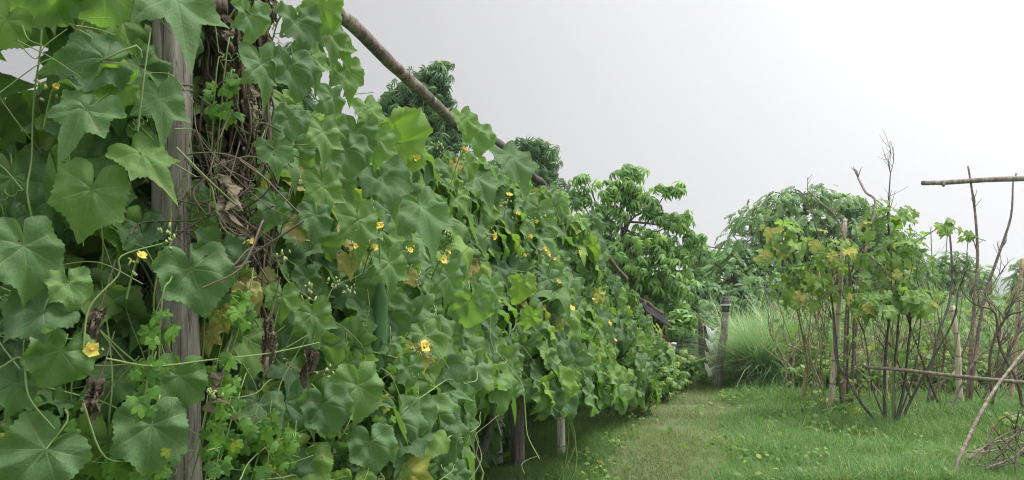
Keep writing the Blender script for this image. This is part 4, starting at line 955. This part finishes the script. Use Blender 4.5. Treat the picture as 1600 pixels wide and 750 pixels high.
for _ in range(9):                                       # loose brambles through the weeds
    px, Y = rng.uniform(1265, 1600), rng.uniform(9.9, 12.0); b = W(px, 0, Y); b[2] = TZ(b[0], b[1]) - .02; v = thing('dry_bramble', 'thin dry bramble of criss-crossing twigs among the weeds', 'bramble', b, 'dry brambles in the weeds'); g = G()
    for _k in range(rng.integers(3, 6)): sprout(g, b, [rng.normal(0, .7), rng.normal(0, .3), 1.0], rng.uniform(.7, 1.5), rng.uniform(.005, .010), 2, .3, .02)
    make_mesh('twigs', g, (TANTWIG, GREYTWIG, REDTWIG)[rng.integers(3)], v)

# gourd vines climbing the dead shrubs
def vine_top(label, base, blobs, tone, extra=None):
    b = W(*base); b[2] = TZ(b[0], b[1]); v = thing('gourd_vine', label, 'vine', b, 'gourd vines on the dead shrubs'); lf, st, yl = G(), G(), G()
    for px, py, rx, ry, Y, n, sz in blobs:
        c = W(px, py, Y); P, M, r_ = [], [], []
        st.tube([b + [0, 0, .0], (b * .6 + c * .4) + rng.normal(0, .04, 3), c + [0, 0, -.1], c + [0, 0, ry * Y / F_PX]], .005, 5, .5, 5, False)
        for _ in range(n):
            d = rng.normal(0, 1, 3); d = d / np.linalg.norm(d) * rng.random() ** .4; p = c + d * [rx * Y / F_PX, .28, ry * Y / F_PX]
            q_ = unit(d * [1, 1, .6] + [0, -.35, .75] + rng.normal(0, .35, 3)); size = sz * rng.uniform(.6, 1.15)
            P.append(p); M.append(frame(q_, [rng.normal(0, .5), -.2 + rng.normal(0, .3), -.8]) * size); r_.append(np.clip(rng.normal(tone, .12), .2, .93) if rng.random() > .06 + .25 * (tone > .75) else rng.uniform(.88, 1))
            if rng.random() < .4: st.tube([p, p - q_ * size * .5 - [0, 0, .03], c + d * .4 * [rx * Y / F_PX, .25, ry * Y / F_PX]], .002, 4, .7, 3, False)
        P, M, r_ = map(np.array, (P, M, r_)); k = rng.integers(0, 5, n)
        for i in range(5): lf.stamp(MD[i], P[k == i], M[k == i], r_[k == i])
    make_mesh('stem', st, STEM, v); make_mesh('foliage', lf, LITYOUNGLEAF, v); return v
vy = vine_top('yellowing gourd vine draped over sticks above the tall feathery grass', (1290, 640, 9.4), [(1225, 372, 42, 34, 9.3, 30, .15), (1197, 398, 18, 18, 9.2, 9, .13), (1262, 405, 52, 52, 9.4, 46, .15), (1245, 450, 46, 32, 9.3, 28, .15), (1300, 425, 42, 54, 9.5, 32, .14), (1288, 388, 34, 30, 9.4, 14, .13), (1250, 520, 60, 40, 9.6, 14, .10), (1330, 530, 50, 50, 9.6, 14, .10)], .70)
for px, py, r_ in ((1272, 382, 20), (1255, 470, 0), (1195, 398, 30), (1203, 362, -20), (1300, 400, 10), (1340, 490, 0), (1250, 462, -30), (1222, 395, 20)):
    Y = 9.15; g = G(); V, T, uv = MD[rng.integers(5)]; P = W(px, py, Y); g.add(V @ (frame([rng.normal(0, .3), -1, .4], [math.sin(R(r_)), 0, -1]) * .15).T + P, T, rng.uniform(0, .8), uv); g.tube([P, P + [0, .05, .06], P + [0, .12, .03]], .002, 4, .5, 2, False); make_mesh('yellowed_leaf', g, YELLOWLEAF, vy)
vg = vine_top('green gourd vine crowning the dark shrub, a few leaves reaching up the bare twigs', (1395, 668, 8.9), [(1390, 340, 44, 30, 9.0, 28, .14), (1370, 395, 56, 40, 9.0, 36, .15), (1425, 400, 46, 36, 9.1, 22, .14), (1395, 442, 60, 26, 8.9, 34, .16), (1390, 470, 64, 22, 8.6, 38, .19), (1436, 470, 35, 24, 8.7, 16, .16), (1362, 470, 25, 22, 8.7, 12, .16), (1400, 545, 60, 45, 9.0, 14, .09), (1345, 600, 25, 20, 8.9, 5, .09)], .55)
vs_ = vine_top('thin gourd runner with a few small leaves strung in the air toward the overhead pole', (1470, 640, 9.2), [(1480, 355, 24, 12, 9.0, 7, .13), (1455, 362, 12, 8, 9.0, 4, .13), (1512, 368, 14, 8, 9.0, 5, .11)], .66)
g = G(); pxtube(g, [(1420, 385), (1450, 366), (1480, 352), (1515, 368), (1540, 376)], 9.0, 9.0, 2.2, 1.4, 5, .5, 5, False, 0); make_mesh('runner', g, STEM, vs_)
leafy_plant('weed_plant', 'low broad leaved seedling at the foot of the white bamboo stake', 'plant', 1300, 655, 9.4, .28, .3, 8, .13, WEEDLEAF, [MD[0], MD[4]], None, (3, 6))
leafy_plant('weed_plant', 'pale green broad leaved weed at the far right beside the brush heap', 'plant', 1592, 650, 7.9, .34, .3, 8, .12, WEEDLEAF, [MD[0], MD[4]], None, (3, 6))

# ------------------------------------------------------------------ lamp post, washing line, shelter, seated person
lb = W(1121, 604, 12.6); lt = W(1134, 487, 12.7); lb[2] = TZ(lb[0], lb[1])
lamp = thing('garden_lamp', 'rough wooden post by the path topped with a small dark garden lantern', 'lamp post', lb)
g = G(); g.tube(np.vstack([jitter_line(lb - [0, 0, .05], lt, 8, .008)]), [.068, .066, .062, .064, .06, .056, .055, .052], 10, .6, 3, True, .10); make_mesh('post', g, GREYWOOD, lamp)
DARKM = plain_mat('dark lantern metal', (.04, .04, .042), .5, (.07, .068, .066), 30); WHITEM = plain_mat('white lantern band', (.7, .71, .7), .5)
def prism(g, c, profile, sides=6, r=.5):
    V, T = [], []; n = len(profile)
    for z, q in profile: V += [(c[0] + q * math.cos(2 * math.pi * k / sides), c[1] + q * math.sin(2 * math.pi * k / sides), c[2] + z) for k in range(sides)]
    for i in range(n - 1):
        for k in range(sides): a, b_, c_, d = i * sides + k, i * sides + (k + 1) % sides, (i + 1) * sides + (k + 1) % sides, (i + 1) * sides + k; T += [(a, b_, c_), (a, c_, d)]
    V += [(c[0], c[1], c[2] + profile[0][0]), (c[0], c[1], c[2] + profile[-1][0])]
    for k in range(sides): T += [(len(V) - 2, (k + 1) % sides, k), (len(V) - 1, (n - 1) * sides + k, (n - 1) * sides + (k + 1) % sides)]
    g.add(V, T, r)
g = G(); prism(g, lt, [(-.005, .055), (.01, .072), (.025, .072), (.026, .05)]); make_mesh('lantern_base', g, DARKM, lamp, False)
g = G(); prism(g, lt, [(.027, .048), (.095, .062)]); pane = make_mesh('lantern_glass', g, plain_mat('smoky lantern glass', (.12, .13, .12), .15, None, 10, .6), lamp, False)
for k in range(6):
    g = G(); a = k * math.pi / 3; g.tube([lt + [.05 * math.cos(a), .05 * math.sin(a), .027], lt + [.064 * math.cos(a), .064 * math.sin(a), .095]], .006, 4, .5, 1); make_mesh('lantern_bar', g, DARKM, lamp, False)
g = G(); prism(g, lt, [(.096, .085), (.122, .088)]); make_mesh('lantern_rim', g, WHITEM, lamp, False)
g = G(); prism(g, lt, [(.1225, .086), (.16, .068), (.165, .072), (.205, .045), (.21, .05), (.25, .022), (.255, .026), (.30, .006)]); make_mesh('lantern_roof', g, DARKM, lamp, False)

lp2 = W(1092, 588, 14.0); lp2[2] = TZ(lp2[0], lp2[1])
pole2 = thing('line_post', 'thin dark post holding the far end of the washing lines', 'post', lp2)
g = G(); g.tube(jitter_line(lp2 - [0, 0, .05], lp2 + [.02, 0, 1.05], 6, .008), .03, 8, .4); make_mesh('shaft', g, BROWNWOOD, pole2)
ROPE = plain_mat('grey rope', (.3, .29, .27), .9)
hs_ = [.98, .76, .54, .34]; ends = []
for h in hs_:
    a = lb + (lt - lb) * (h / 1.2) + [-.055, .02, 0]; b = lp2 + [.02, 0, h * .95]; m_ = (a + b) / 2 - [0, 0, .03]; ends.append((a, b))
    g = G(); g.tube([a, m_, b], .005, 5, .5, 6, False); tag(make_mesh('washing_line', g, ROPE), ('topmost', 'second highest', 'third highest', 'lowest')[len(ends) - 1] + ' grey rope strung from the lamp post to the thin dark post', 'rope', 'washing lines between the two posts')
WHITEC = plain_mat('white cloth', (.93, .93, .92), .85, (.90, .89, .89), 12, .1, 0, .45); PINKC = plain_mat('pale pink cloth', (.70, .42, .45), .85, (.72, .60, .60), 5, .1, 0, .2); DARKC = plain_mat('dark cloth', (.045, .03, .032), .9, (.08, .045, .05), 9, .1)
def swag(name, label, a, b, drop, mat, group, curve=.7, fold=.02):
    g = G(); nu, nv = 14, 7; V, T = [], []
    for i in range(nu):
        u = i / (nu - 1); top = a + (b - a) * u; sag = 4 * u * (1 - u)
        for k in range(nv):
            w = k / (nv - 1); z = -sag * drop * curve * .55 - w * drop * (.18 + .45 * sag) ; V.append(top + np.array([fold * math.sin(u * 17 + w * 3), fold * math.cos(u * 13), z]))
    for i in range(nu - 1):
        for k in range(nv - 1): p = i * nv + k; T += [(p, p + 1, p + nv + 1), (p, p + nv + 1, p + nv)]
    g.add(V, T); o = make_mesh(name, g, mat); md = o.modifiers.new('thickness', 'SOLIDIFY'); md.thickness = .006; return tag(o, label, 'laundry', group)
LG = 'washing drying beside the lamp post'
for i, lab in enumerate(('white garment sagging from the top washing line', 'white garment sagging from the second washing line down', 'pink and white garment on the third washing line down', 'white garment hanging lowest, near the grass')):
    a, b = ends[i]; p, q_ = a + (b - a) * .10, a + (b - a) * .62; swag('hanging_garment', lab, p, q_, (.24, .22, .22, .22)[i], PINKC if i == 2 else WHITEC, LG)
for i, (t0, t1, h, lab) in enumerate(((.62, .72, .55, 'dark maroon garment hanging straight behind the white ones'), (.75, .85, .55, 'long black garment hanging in the middle of the washing lines'), (.88, .98, .5, 'dark brown garment at the thin dark post'))):
    a, b = ends[0] if i != 1 else ends[1]; p, q_ = a + (b - a) * t0, a + (b - a) * t1
    g = G(); V, T = [], []
    for k in range(9):
        for j in range(7): V.append(p + (q_ - p) * k / 8 + [.03 * math.sin(k * 2.2 + j * .4), 0, -h * j / 6 * (1 + .06 * math.sin(k * 1.7))])
    for k in range(8):
        for j in range(6): c_ = k * 7 + j; T += [(c_, c_ + 1, c_ + 8), (c_, c_ + 8, c_ + 7)]
    g.add(V, T); o = make_mesh('hanging_garment', g, DARKC); o.modifiers.new('thickness', 'SOLIDIFY').thickness = .006; tag(o, lab, 'laundry', LG)

stub = W(1051, 578, 14.6); stub[2] = TZ(stub[0], stub[1])
sp_ = thing('stub_post', 'short white stub post with a cap beside the seated person', 'post', stub)
g = G(); g.tube(jitter_line(stub - [0, 0, .03], stub + [.02, 0, .58], 5, .003), .032, 8, .7, 2, True, .05); make_mesh('shaft', g, WHITEPOST, sp_)
g = G(); prism(g, stub + [.02, 0, .582], [(0, .05), (.03, .052), (.04, .03)], 8); make_mesh('cap', g, WHITEM, sp_)

sh = thing('shelter', 'low lean-to shelter with a dark curved corrugated roof past the trellis end', 'shelter', W(1015, 560, 15.8) * [1, 1, 0] + [0, 0, -.2])
ra, rb = W(998, 469, 16.2), W(1036, 494, 16.0); rc = W(1044, 514, 15.3)
g = G(); V, T = [], []; nu, nv = 60, 10
for i in range(nu):
    u = i / (nu - 1)
    for k in range(nv):
        w = k / (nv - 1); p = ra + (rb - ra) * u + np.array([0, -.9 * w, -.20 * w ** 1.6]) + np.array([0, 0, .012 * math.sin(u * 90)]) ; V.append(p)
for i in range(nu - 1):
    for k in range(nv - 1): p = i * nv + k; T += [(p, p + 1, p + nv + 1), (p, p + nv + 1, p + nv)]
g.add(V, T); o = make_mesh('roof', g, plain_mat('dark corrugated sheet', (.016, .016, .018), .6, (.03, .027, .026), 8), sh); o.modifiers.new('thickness', 'SOLIDIFY').thickness = .012
g = G(); g.tube(jitter_line(ra + [0, .02, .035], rb + [0, .02, .035], 6, .01), .04, 8, .4, 3, True, .08); make_mesh('ridge_pole', g, BROWNWOOD, sh)
for p in (ra + [.12, -.05, -.02], ra + (rb - ra) * .45 + [0, -.05, -.02], ra + [.12, -.85, -.24]):
    g = G(); g.tube([[p[0], p[1], -.25], [p[0], p[1], p[2]]], .03, 8, .4); make_mesh('post', g, BROWNWOOD, sh)

def skin_mesh(name, verts, edges, radii, mat, parent, sub=2):
    me = bpy.data.meshes.new(name); me.from_pydata([tuple(np.array(v) - np.array(parent.location)) for v in verts], edges, []); o = bpy.data.objects.new(name, me); S.collection.objects.link(o); o.parent = parent
    sk = o.modifiers.new('skin', 'SKIN'); sk.use_smooth_shade = True
    for i, r_ in enumerate(radii):
        d = me.skin_vertices[0].data[i]; d.radius = (r_, r_) if np.isscalar(r_) else r_; d.use_root = i == 0
    o.modifiers.new('subdivision', 'SUBSURF').levels = sub; o.modifiers['subdivision'].render_levels = sub
    me.materials.append(mat); return o
SKIN = plain_mat('brown skin', (.30, .17, .11), .55, (.25, .14, .09), 15); HAIR = plain_mat('black hair', (.012, .011, .011), .5); SHIRT = plain_mat('faded dark shirt', (.09, .07, .07), .9, (.06, .05, .05), 10); SHORTS = plain_mat('dark shorts', (.05, .055, .07), .9)
def seated_person():
    b = W(1046, 540, 17.0); gz = -.2; b[2] = gz
    pr = thing('person', 'person with short black hair sitting on the ground under the shelter roof, facing the trellis', 'person', b)
    def L(f, s_, z): return b + np.array([-f, s_, z])               # f forward (to the left), s_ sideways, z up
    V = [L(0, 0, .13), L(.02, 0, .30), L(.03, 0, .47), L(.03, 0, .56), L(.05, 0, .63)]; E = [(0, 1), (1, 2), (2, 3), (3, 4)]; Rr = [(.15, .12), (.13, .11), (.15, .11), (.08, .07), (.055, .055)]
    for s_ in (-1, 1):
        i = len(V); V += [L(.05, .10 * s_, .14), L(.32, .13 * s_, .46), L(.40, .13 * s_, .10), L(.52, .13 * s_, .05)]; E += [(0, i), (i, i + 1), (i + 1, i + 2), (i + 2, i + 3)]; Rr += [.085, .06, .04, .035]
        j = len(V); V += [L(.03, .19 * s_, .50), L(.16, .23 * s_, .30), L(.36, .16 * s_, .44), L(.42, .15 * s_, .44)]; E += [(2, j), (j, j + 1), (j + 1, j + 2), (j + 2, j + 3)]; Rr += [.055, .042, .03, .03]
        for k in range(5):
            m = len(V); o_ = (k - 2) * .018; ln_ = (.045, .07, .078, .07, .05)[k]
            V += [L(.43 + ln_ * .5, .15 * s_ + o_, .445 - .005 * k), L(.43 + ln_, .15 * s_ + o_ * 1.2, .425)]; E += [(j + 3, m), (m, m + 1)]; Rr += [.009, .008]
    skin_mesh('body', V, E, Rr, SKIN, pr)
    c = L(.075, 0, .745); nu, nv = 24, 18; V, T = [], []
    for i in range(nv + 1):
        ph = math.pi * i / nv
        for k in range(nu):
            t = 2 * math.pi * k / nu; x, y, z = math.sin(ph) * math.cos(t), math.sin(ph) * math.sin(t), math.cos(ph)
            p = np.array([x * .095, y * .075, z * .118])
            if z < 0: p[0] *= 1 - .12 * -z; p[1] *= 1 - .28 * -z
            if x > .75 and abs(y) < .25 and -.45 < z < .1: p[0] += .022 * (1 - abs(y) / .25) * (1 - abs(z + .2) / .3 if abs(z + .2) < .3 else 0)
            if x > .6 and .02 < z < .25 and .2 < abs(y) < .55: p[0] -= .010
            V.append(c + [-p[0], p[1], p[2]])
    for i in range(nv):
        for k in range(nu): a, d = i * nu + k, i * nu + (k + 1) % nu; T += [(a, d, d + nu), (a, d + nu, a + nu)]
    g = G(); g.add(V, T); hd = make_mesh('head', g, SKIN, pr)
    for s_ in (-1, 1):
        g = G(); e_ = c + np.array([.005, .073 * s_, -.005]); g.tube([e_ + [0, 0, .03], e_ + [.012, .014 * s_, .01], e_ + [.0, .008 * s_, -.03]], [.008, .012, .008], 7, .5, 3); make_mesh('ear', g, SKIN, pr)
        g = G(); e_ = c + np.array([-.082, .03 * s_, .012]); g.tube([e_ + [0, -.010, 0], e_, e_ + [0, .010, 0]], [.004, .009, .004], 7, .5, 2); make_mesh('eye', g, HAIR, pr)
    g = G(); m_ = c + np.array([-.084, 0, -.066]); g.tube([m_ + [.006, -.02, 0], m_, m_ + [.006, .02, 0]], [.004, .007, .004], 6, .5, 3); make_mesh('mouth', g, plain_mat('lips', (.24, .10, .08), .5), pr)
    V2 = [np.array(c + (np.array(v) - c) * 1.09 + np.array([.008, 0, .006])) for v in V]; T2 = [t for t in T if np.mean([V2[i][2] for i in t]) > c[2] + .035 + (.02 if np.mean([V2[i][0] for i in t]) < c[0] - .05 else -.05 if np.mean([V2[i][0] for i in t]) > c[0] else 0)]
    g = G(); g.add(V2, T2); make_mesh('hair', g, HAIR, pr)
    V = [L(0, 0, .17), L(.02, 0, .31), L(.03, 0, .47), L(.03, 0, .555)]; E = [(0, 1), (1, 2), (2, 3)]; Rr = [(.155, .125), (.142, .122), (.16, .122), (.075, .07)]
    for s_ in (-1, 1): i = len(V); V += [L(.03, .19 * s_, .50), L(.10, .215 * s_, .39)]; E += [(2, i), (i, i + 1)]; Rr += [.064, .056]
    skin_mesh('shirt', V, E, Rr, SHIRT, pr)
    V = [L(0, 0, .135)]; E = []; Rr = [(.16, .13)]
    for s_ in (-1, 1): i = len(V); V += [L(.06, .10 * s_, .15), L(.25, .12 * s_, .38)]; E += [(0, i), (i, i + 1)]; Rr += [.095, .075]
    skin_mesh('shorts', V, E, Rr, SHORTS, pr)
seated_person()

# ------------------------------------------------------------------ trees, bushes and the far house
def tree(name, label, cat, base, blobs, tpl, n, size, leafmat, group=None, trunk_r=.07, up=.6, shell=.45, trunk_mat=None, tmid=None, spread_y=.8, jit=.16):
    px, Y = base; b = W(px, 0, Y); b[2] = TZ(b[0], b[1]) - .05; v = thing(name, label, cat, b, group)
    tr, cr = G(), G(); C = []
    for x, y, rx, ry, *dy in blobs: C.append((W(x, y, Y + (dy[0] if dy else 0)), rx * Y / F_PX, ry * Y / F_PX))
    top = max(C, key=lambda c: c[0][2])[0]; low = min(c[0][2] for c in C)
    mid = W(*tmid, Y) if tmid else np.array([(b[0] * 2 + top[0]) / 3, b[1], b[2] + (low - b[2]) * .7]); tr.tube([b, (b + mid) / 2 + [.04, 0, 0], mid, (mid + top) / 2 + [.05, .02, 0], top], [trunk_r * 1.25, trunk_r, trunk_r * .8, trunk_r * .5, trunk_r * .2], 9, .5, 4, True, .05)
    w = np.array([c[1] * c[2] for c in C]); w = w / w.sum()
    for (c, rx, rz), ww in zip(C, w):
        if np.linalg.norm(c - top) > .01:
            a = mid + (top - mid) * rng.uniform(0, .5); tr.tube([a, (a + c) / 2 + [0, 0, .12 * rz] + rng.normal(0, .05, 3), c], [trunk_r * .45, trunk_r * .3, trunk_r * .12], 6, .5, 4, False)
        m = max(4, int(n * ww)); d = rng.normal(0, 1, (m, 3)); d /= np.linalg.norm(d, axis=1)[:, None]; rad = (shell + (1 - shell) * rng.random(m)) ** .8
        P = c + d * rad[:, None] * [rx, max(rx, rz) * spread_y, rz] + rng.normal(0, jit, (m, 3)) * [rx, rx, rz]; k = rng.integers(0, len(tpl), m)
        q_ = d * [.7, .7, .35] + [0, 0, up] + rng.normal(0, .3, (m, 3)); t_ = d * [1, 1, .3] + rng.normal(0, .35, (m, 3)); sz = size * rng.uniform(.65, 1.2, m)
        M = np.stack([frame(x, y) * s_ for x, y, s_ in zip(q_, t_, sz)]); rr_ = np.clip(rng.normal(.45, .2, m) + rng.normal(0, .12), 0, 1)
        for i in range(len(tpl)): cr.stamp(tpl[i], P[k == i], M[k == i], rr_[k == i])
        for _ in range(int(m * .12)): i = rng.integers(m); tr.tube([c, (c + P[i]) / 2 + rng.normal(0, .05, 3), P[i]], trunk_r * .1, 4, .5, 2, False)
    make_mesh('trunk', tr, trunk_mat or BARK, v); make_mesh('crown', cr, leafmat, v); return v
tree('palmate_tree', 'slender tree with drooping whorls of long leaflets, tallest behind the far half of the trellis', 'tree', (962, 17.5), [(985, 268, 30, 16), (968, 296, 38, 20), (1000, 310, 30, 18), (1046, 292, 26, 10), (1020, 330, 24, 14), (915, 278, 28, 8), (905, 306, 24, 16), (945, 335, 40, 22), (1058, 345, 32, 18), (1086, 372, 24, 14), (1015, 372, 44, 22), (940, 385, 50, 34), (1055, 395, 38, 18), (985, 415, 62, 36), (1045, 438, 50, 28), (960, 450, 60, 40, 1), (1010, 462, 66, 34, .5)],
     WHORLS, 1350, .21, TREE_A, None, .07, .9, .25, None, (965, 420))
tree('feathery_tree', 'broad feathery leaved tree rising behind the yellowing gourd vine', 'tree', (1265, 27), [(1215, 316, 34, 20), (1255, 304, 40, 15), (1300, 312, 42, 18), (1345, 328, 36, 20), (1180, 345, 40, 22), (1240, 350, 55, 28), (1310, 360, 60, 32), (1370, 365, 40, 30), (1150, 390, 36, 30), (1200, 400, 60, 36), (1280, 410, 70, 45), (1350, 410, 60, 45), (1145, 435, 42, 40, -1), (1190, 455, 70, 40, -1), (1400, 390, 36, 32), (1260, 470, 80, 40), (1340, 470, 70, 40), (1420, 430, 36, 32)],
     FRONDS, 3600, .42, TREE_B, None, .18, .8, .55)
tree('feathery_tree', 'smaller airy tree showing between the tall whip and the dark crooked sapling', 'tree', (1492, 34), [(1490, 405, 26, 14), (1520, 425, 24, 16), (1465, 420, 26, 16), (1500, 440, 34, 16), (1445, 450, 36, 20), (1535, 452, 20, 14), (1490, 465, 46, 16)], FRONDS, 800, .42, TREE_B, None, .1, .8, .5)
tree('feathery_tree', 'small distant tree cut by the right edge beside the pale hill', 'tree', (1602, 30), [(1598, 440, 20, 18), (1612, 420, 18, 18), (1606, 462, 28, 16)], FRONDS, 320, .38, TREE_B, None, .08, .8, .5)
tree('round_tree', 'small dark tree far down the path between the two large trees', 'tree', (1098, 33), [(1095, 398, 20, 16), (1110, 415, 20, 16), (1085, 420, 22, 18), (1100, 440, 30, 18)], CLUMPS, 420, .28, TREE_B, None, .08, .6, .5)
for px, Y, blobs, label in ((650, 14.5, [(690, 100, 14, 8), (675, 118, 26, 14), (655, 140, 40, 20), (625, 150, 28, 14), (690, 150, 20, 18), (650, 175, 46, 22), (600, 168, 22, 12), (675, 195, 46, 20), (610, 200, 50, 22), (640, 230, 70, 25), (705, 215, 22, 20)], 'bamboo clump with a tall feathery plume under the peeling pole'),
                            (835, 17, [(830, 228, 26, 9), (845, 245, 24, 14), (812, 246, 24, 12), (830, 268, 40, 18), (790, 262, 24, 14), (825, 300, 60, 24)], 'bamboo clump with a low rounded top peeping over the dark split pole'),
                            (520, 13, [(525, 205, 34, 18), (560, 220, 36, 18), (490, 215, 36, 18), (520, 245, 60, 25), (560, 260, 60, 30)], 'bamboo clump low behind the flowering part of the trellis'),
                            (440, 11, [(455, 95, 26, 30), (440, 140, 36, 36), (470, 180, 34, 36), (430, 210, 50, 40), (470, 250, 60, 40)], 'bamboo clump showing dark through the gap beside the dead vine bundle')):
    v = tree('bamboo_clump', label, 'bamboo', (px, Y), blobs, TUFTS, 1500 if px > 600 else 1000, .21, BAMBOOLEAF, 'bamboo clumps behind the trellis', .03, .5, .1, None, None, .8, .34)
HOUSEW = plain_mat('pale house wall', (.62, .50, .48), .9, (.52, .44, .42), 3); HOUSER = plain_mat('pale green sheet roof', (.36, .50, .43), .5, (.30, .42, .37), 2)
hc = W(1108, 470, 42); hz = TZ(hc[0], hc[1]); hse = thing('small_house', 'distant small house with a pale green sheet roof half hidden by trees', 'house', (hc[0], hc[1], hz))
def box(g, c, sx, sy, sz):
    V = [(c[0] + a * sx / 2, c[1] + b_ * sy / 2, c[2] + d * sz / 2) for a in (-1, 1) for b_ in (-1, 1) for d in (-1, 1)]
    T = [(0, 1, 3), (0, 3, 2), (4, 6, 7), (4, 7, 5), (0, 4, 5), (0, 5, 1), (2, 3, 7), (2, 7, 6), (0, 2, 6), (0, 6, 4), (1, 5, 7), (1, 7, 3)]; g.add(V, T)
g = G(); box(g, (hc[0], hc[1], hz + .85), 3.2, 3, 1.7); make_mesh('wall', g, HOUSEW, hse, False)
g = G(); V = [(hc[0] + x, hc[1] + y, hz + z) for x in (-1.9, 1.9) for y, z in ((-1.9, 1.62), (0, 2.35), (1.9, 1.62))]; g.add(V, [(0, 3, 4), (0, 4, 1), (1, 4, 5), (1, 5, 2)]); o = make_mesh('roof', g, HOUSER, hse, False); o.modifiers.new('thickness', 'SOLIDIFY').thickness = .04
g = G(); box(g, (hc[0] - .6, hc[1] - 1.51, hz + 1.0), .7, .05, .7); make_mesh('window', g, plain_mat('dark window', (.03, .035, .04), .2), hse, False)
g = G(); box(g, (hc[0] + .8, hc[1] - 1.51, hz + .75), .7, .05, 1.5); make_mesh('door', g, BROWNWOOD, hse, False)

BUSH = [((1075, 19.5), [(1060, 505, 26, 20), (1085, 515, 24, 22), (1072, 540, 34, 24), (1060, 560, 26, 18)], .20, 'dark broad leaved bush under the tall tree at the end of the path'),
        ((1110, 22), [(1110, 500, 26, 26), (1130, 520, 26, 30), (1095, 535, 22, 24), (1115, 555, 30, 20)], .2, 'dark bush right behind the washing lines'),
        ((1150, 19), [(1150, 480, 34, 34), (1170, 520, 36, 34), (1140, 530, 28, 34), (1160, 560, 40, 24)], .22, 'tall dark bush right behind the lamp post'),
        ((1080, 25), [(1070, 465, 40, 30), (1105, 470, 32, 28), (1040, 470, 40, 30), (1085, 500, 50, 30), (1050, 520, 40, 40)], .28, 'wide shadowy bush closing the view where the path ends'),
        ((1020, 20), [(1030, 490, 40, 30), (990, 480, 40, 35), (1020, 530, 45, 35), (970, 510, 40, 40)], .26, 'dense bush behind the shelter roof'),
        ((1064, 16.2), [(1066, 492, 20, 12), (1058, 508, 18, 10)], .28, 'pale fan leaved shrub beside the shelter roof'),
        ((1215, 21), [(1210, 470, 40, 30), (1250, 490, 50, 30), (1220, 520, 60, 30)], .22, 'bush behind the tall feathery grass'),
        ((1320, 22), [(1300, 490, 50, 24), (1350, 495, 50, 22), (1320, 520, 70, 24)], .2, 'bush behind the white bamboo stake'),
        ((1450, 26), [(1420, 490, 50, 16), (1470, 492, 50, 14), (1520, 495, 50, 14)], .2, 'low bush line behind the crooked sapling'),
        ((1580, 28), [(1560, 490, 40, 12), (1600, 485, 40, 12), (1640, 480, 50, 14)], .2, 'low bush below the pale hill at the far right')]
for base, blobs, size, label in BUSH:
    tree('bush', label, 'bush', base, blobs, CLUMPS if 'fan' not in label else WHORLS, 420 if 'fan' not in label else 40, size, BUSHLEAF if 'pale' not in label[:5] else TREE_A, 'bushes behind the plot', .03, .6, .35)
for i, (x, y, h) in enumerate([(-3.6, 7.5, 1.7), (-5.2, 9.5, 2.1), (-3.2, 11.5, 2.0), (-1.6, 13.0, 1.9), (-.4, 15.5, 2.2), (-6.5, 6.0, 2.0), (-4.5, 4.2, 1.5), (.6, 18, 2.3)]):
    px = HX + F_PX * x / y; top = HY - (h - EYE) * F_PX / y; k = F_PX / y
    tree('bush', ('bush among the shady growth seen through gaps in the trellis'), 'bush', (px, y), [(px, top + .5 * k, .7 * k, .5 * k), (px - .6 * k, top + 1.0 * k, .7 * k, .5 * k), (px + .6 * k, top + .9 * k, .7 * k, .6 * k), (px, top + 1.3 * k, 1.0 * k, .5 * k)], CLUMPS, 480, .2, BUSHLEAF, 'shady bushes behind the trellis', .03, .6, .35)
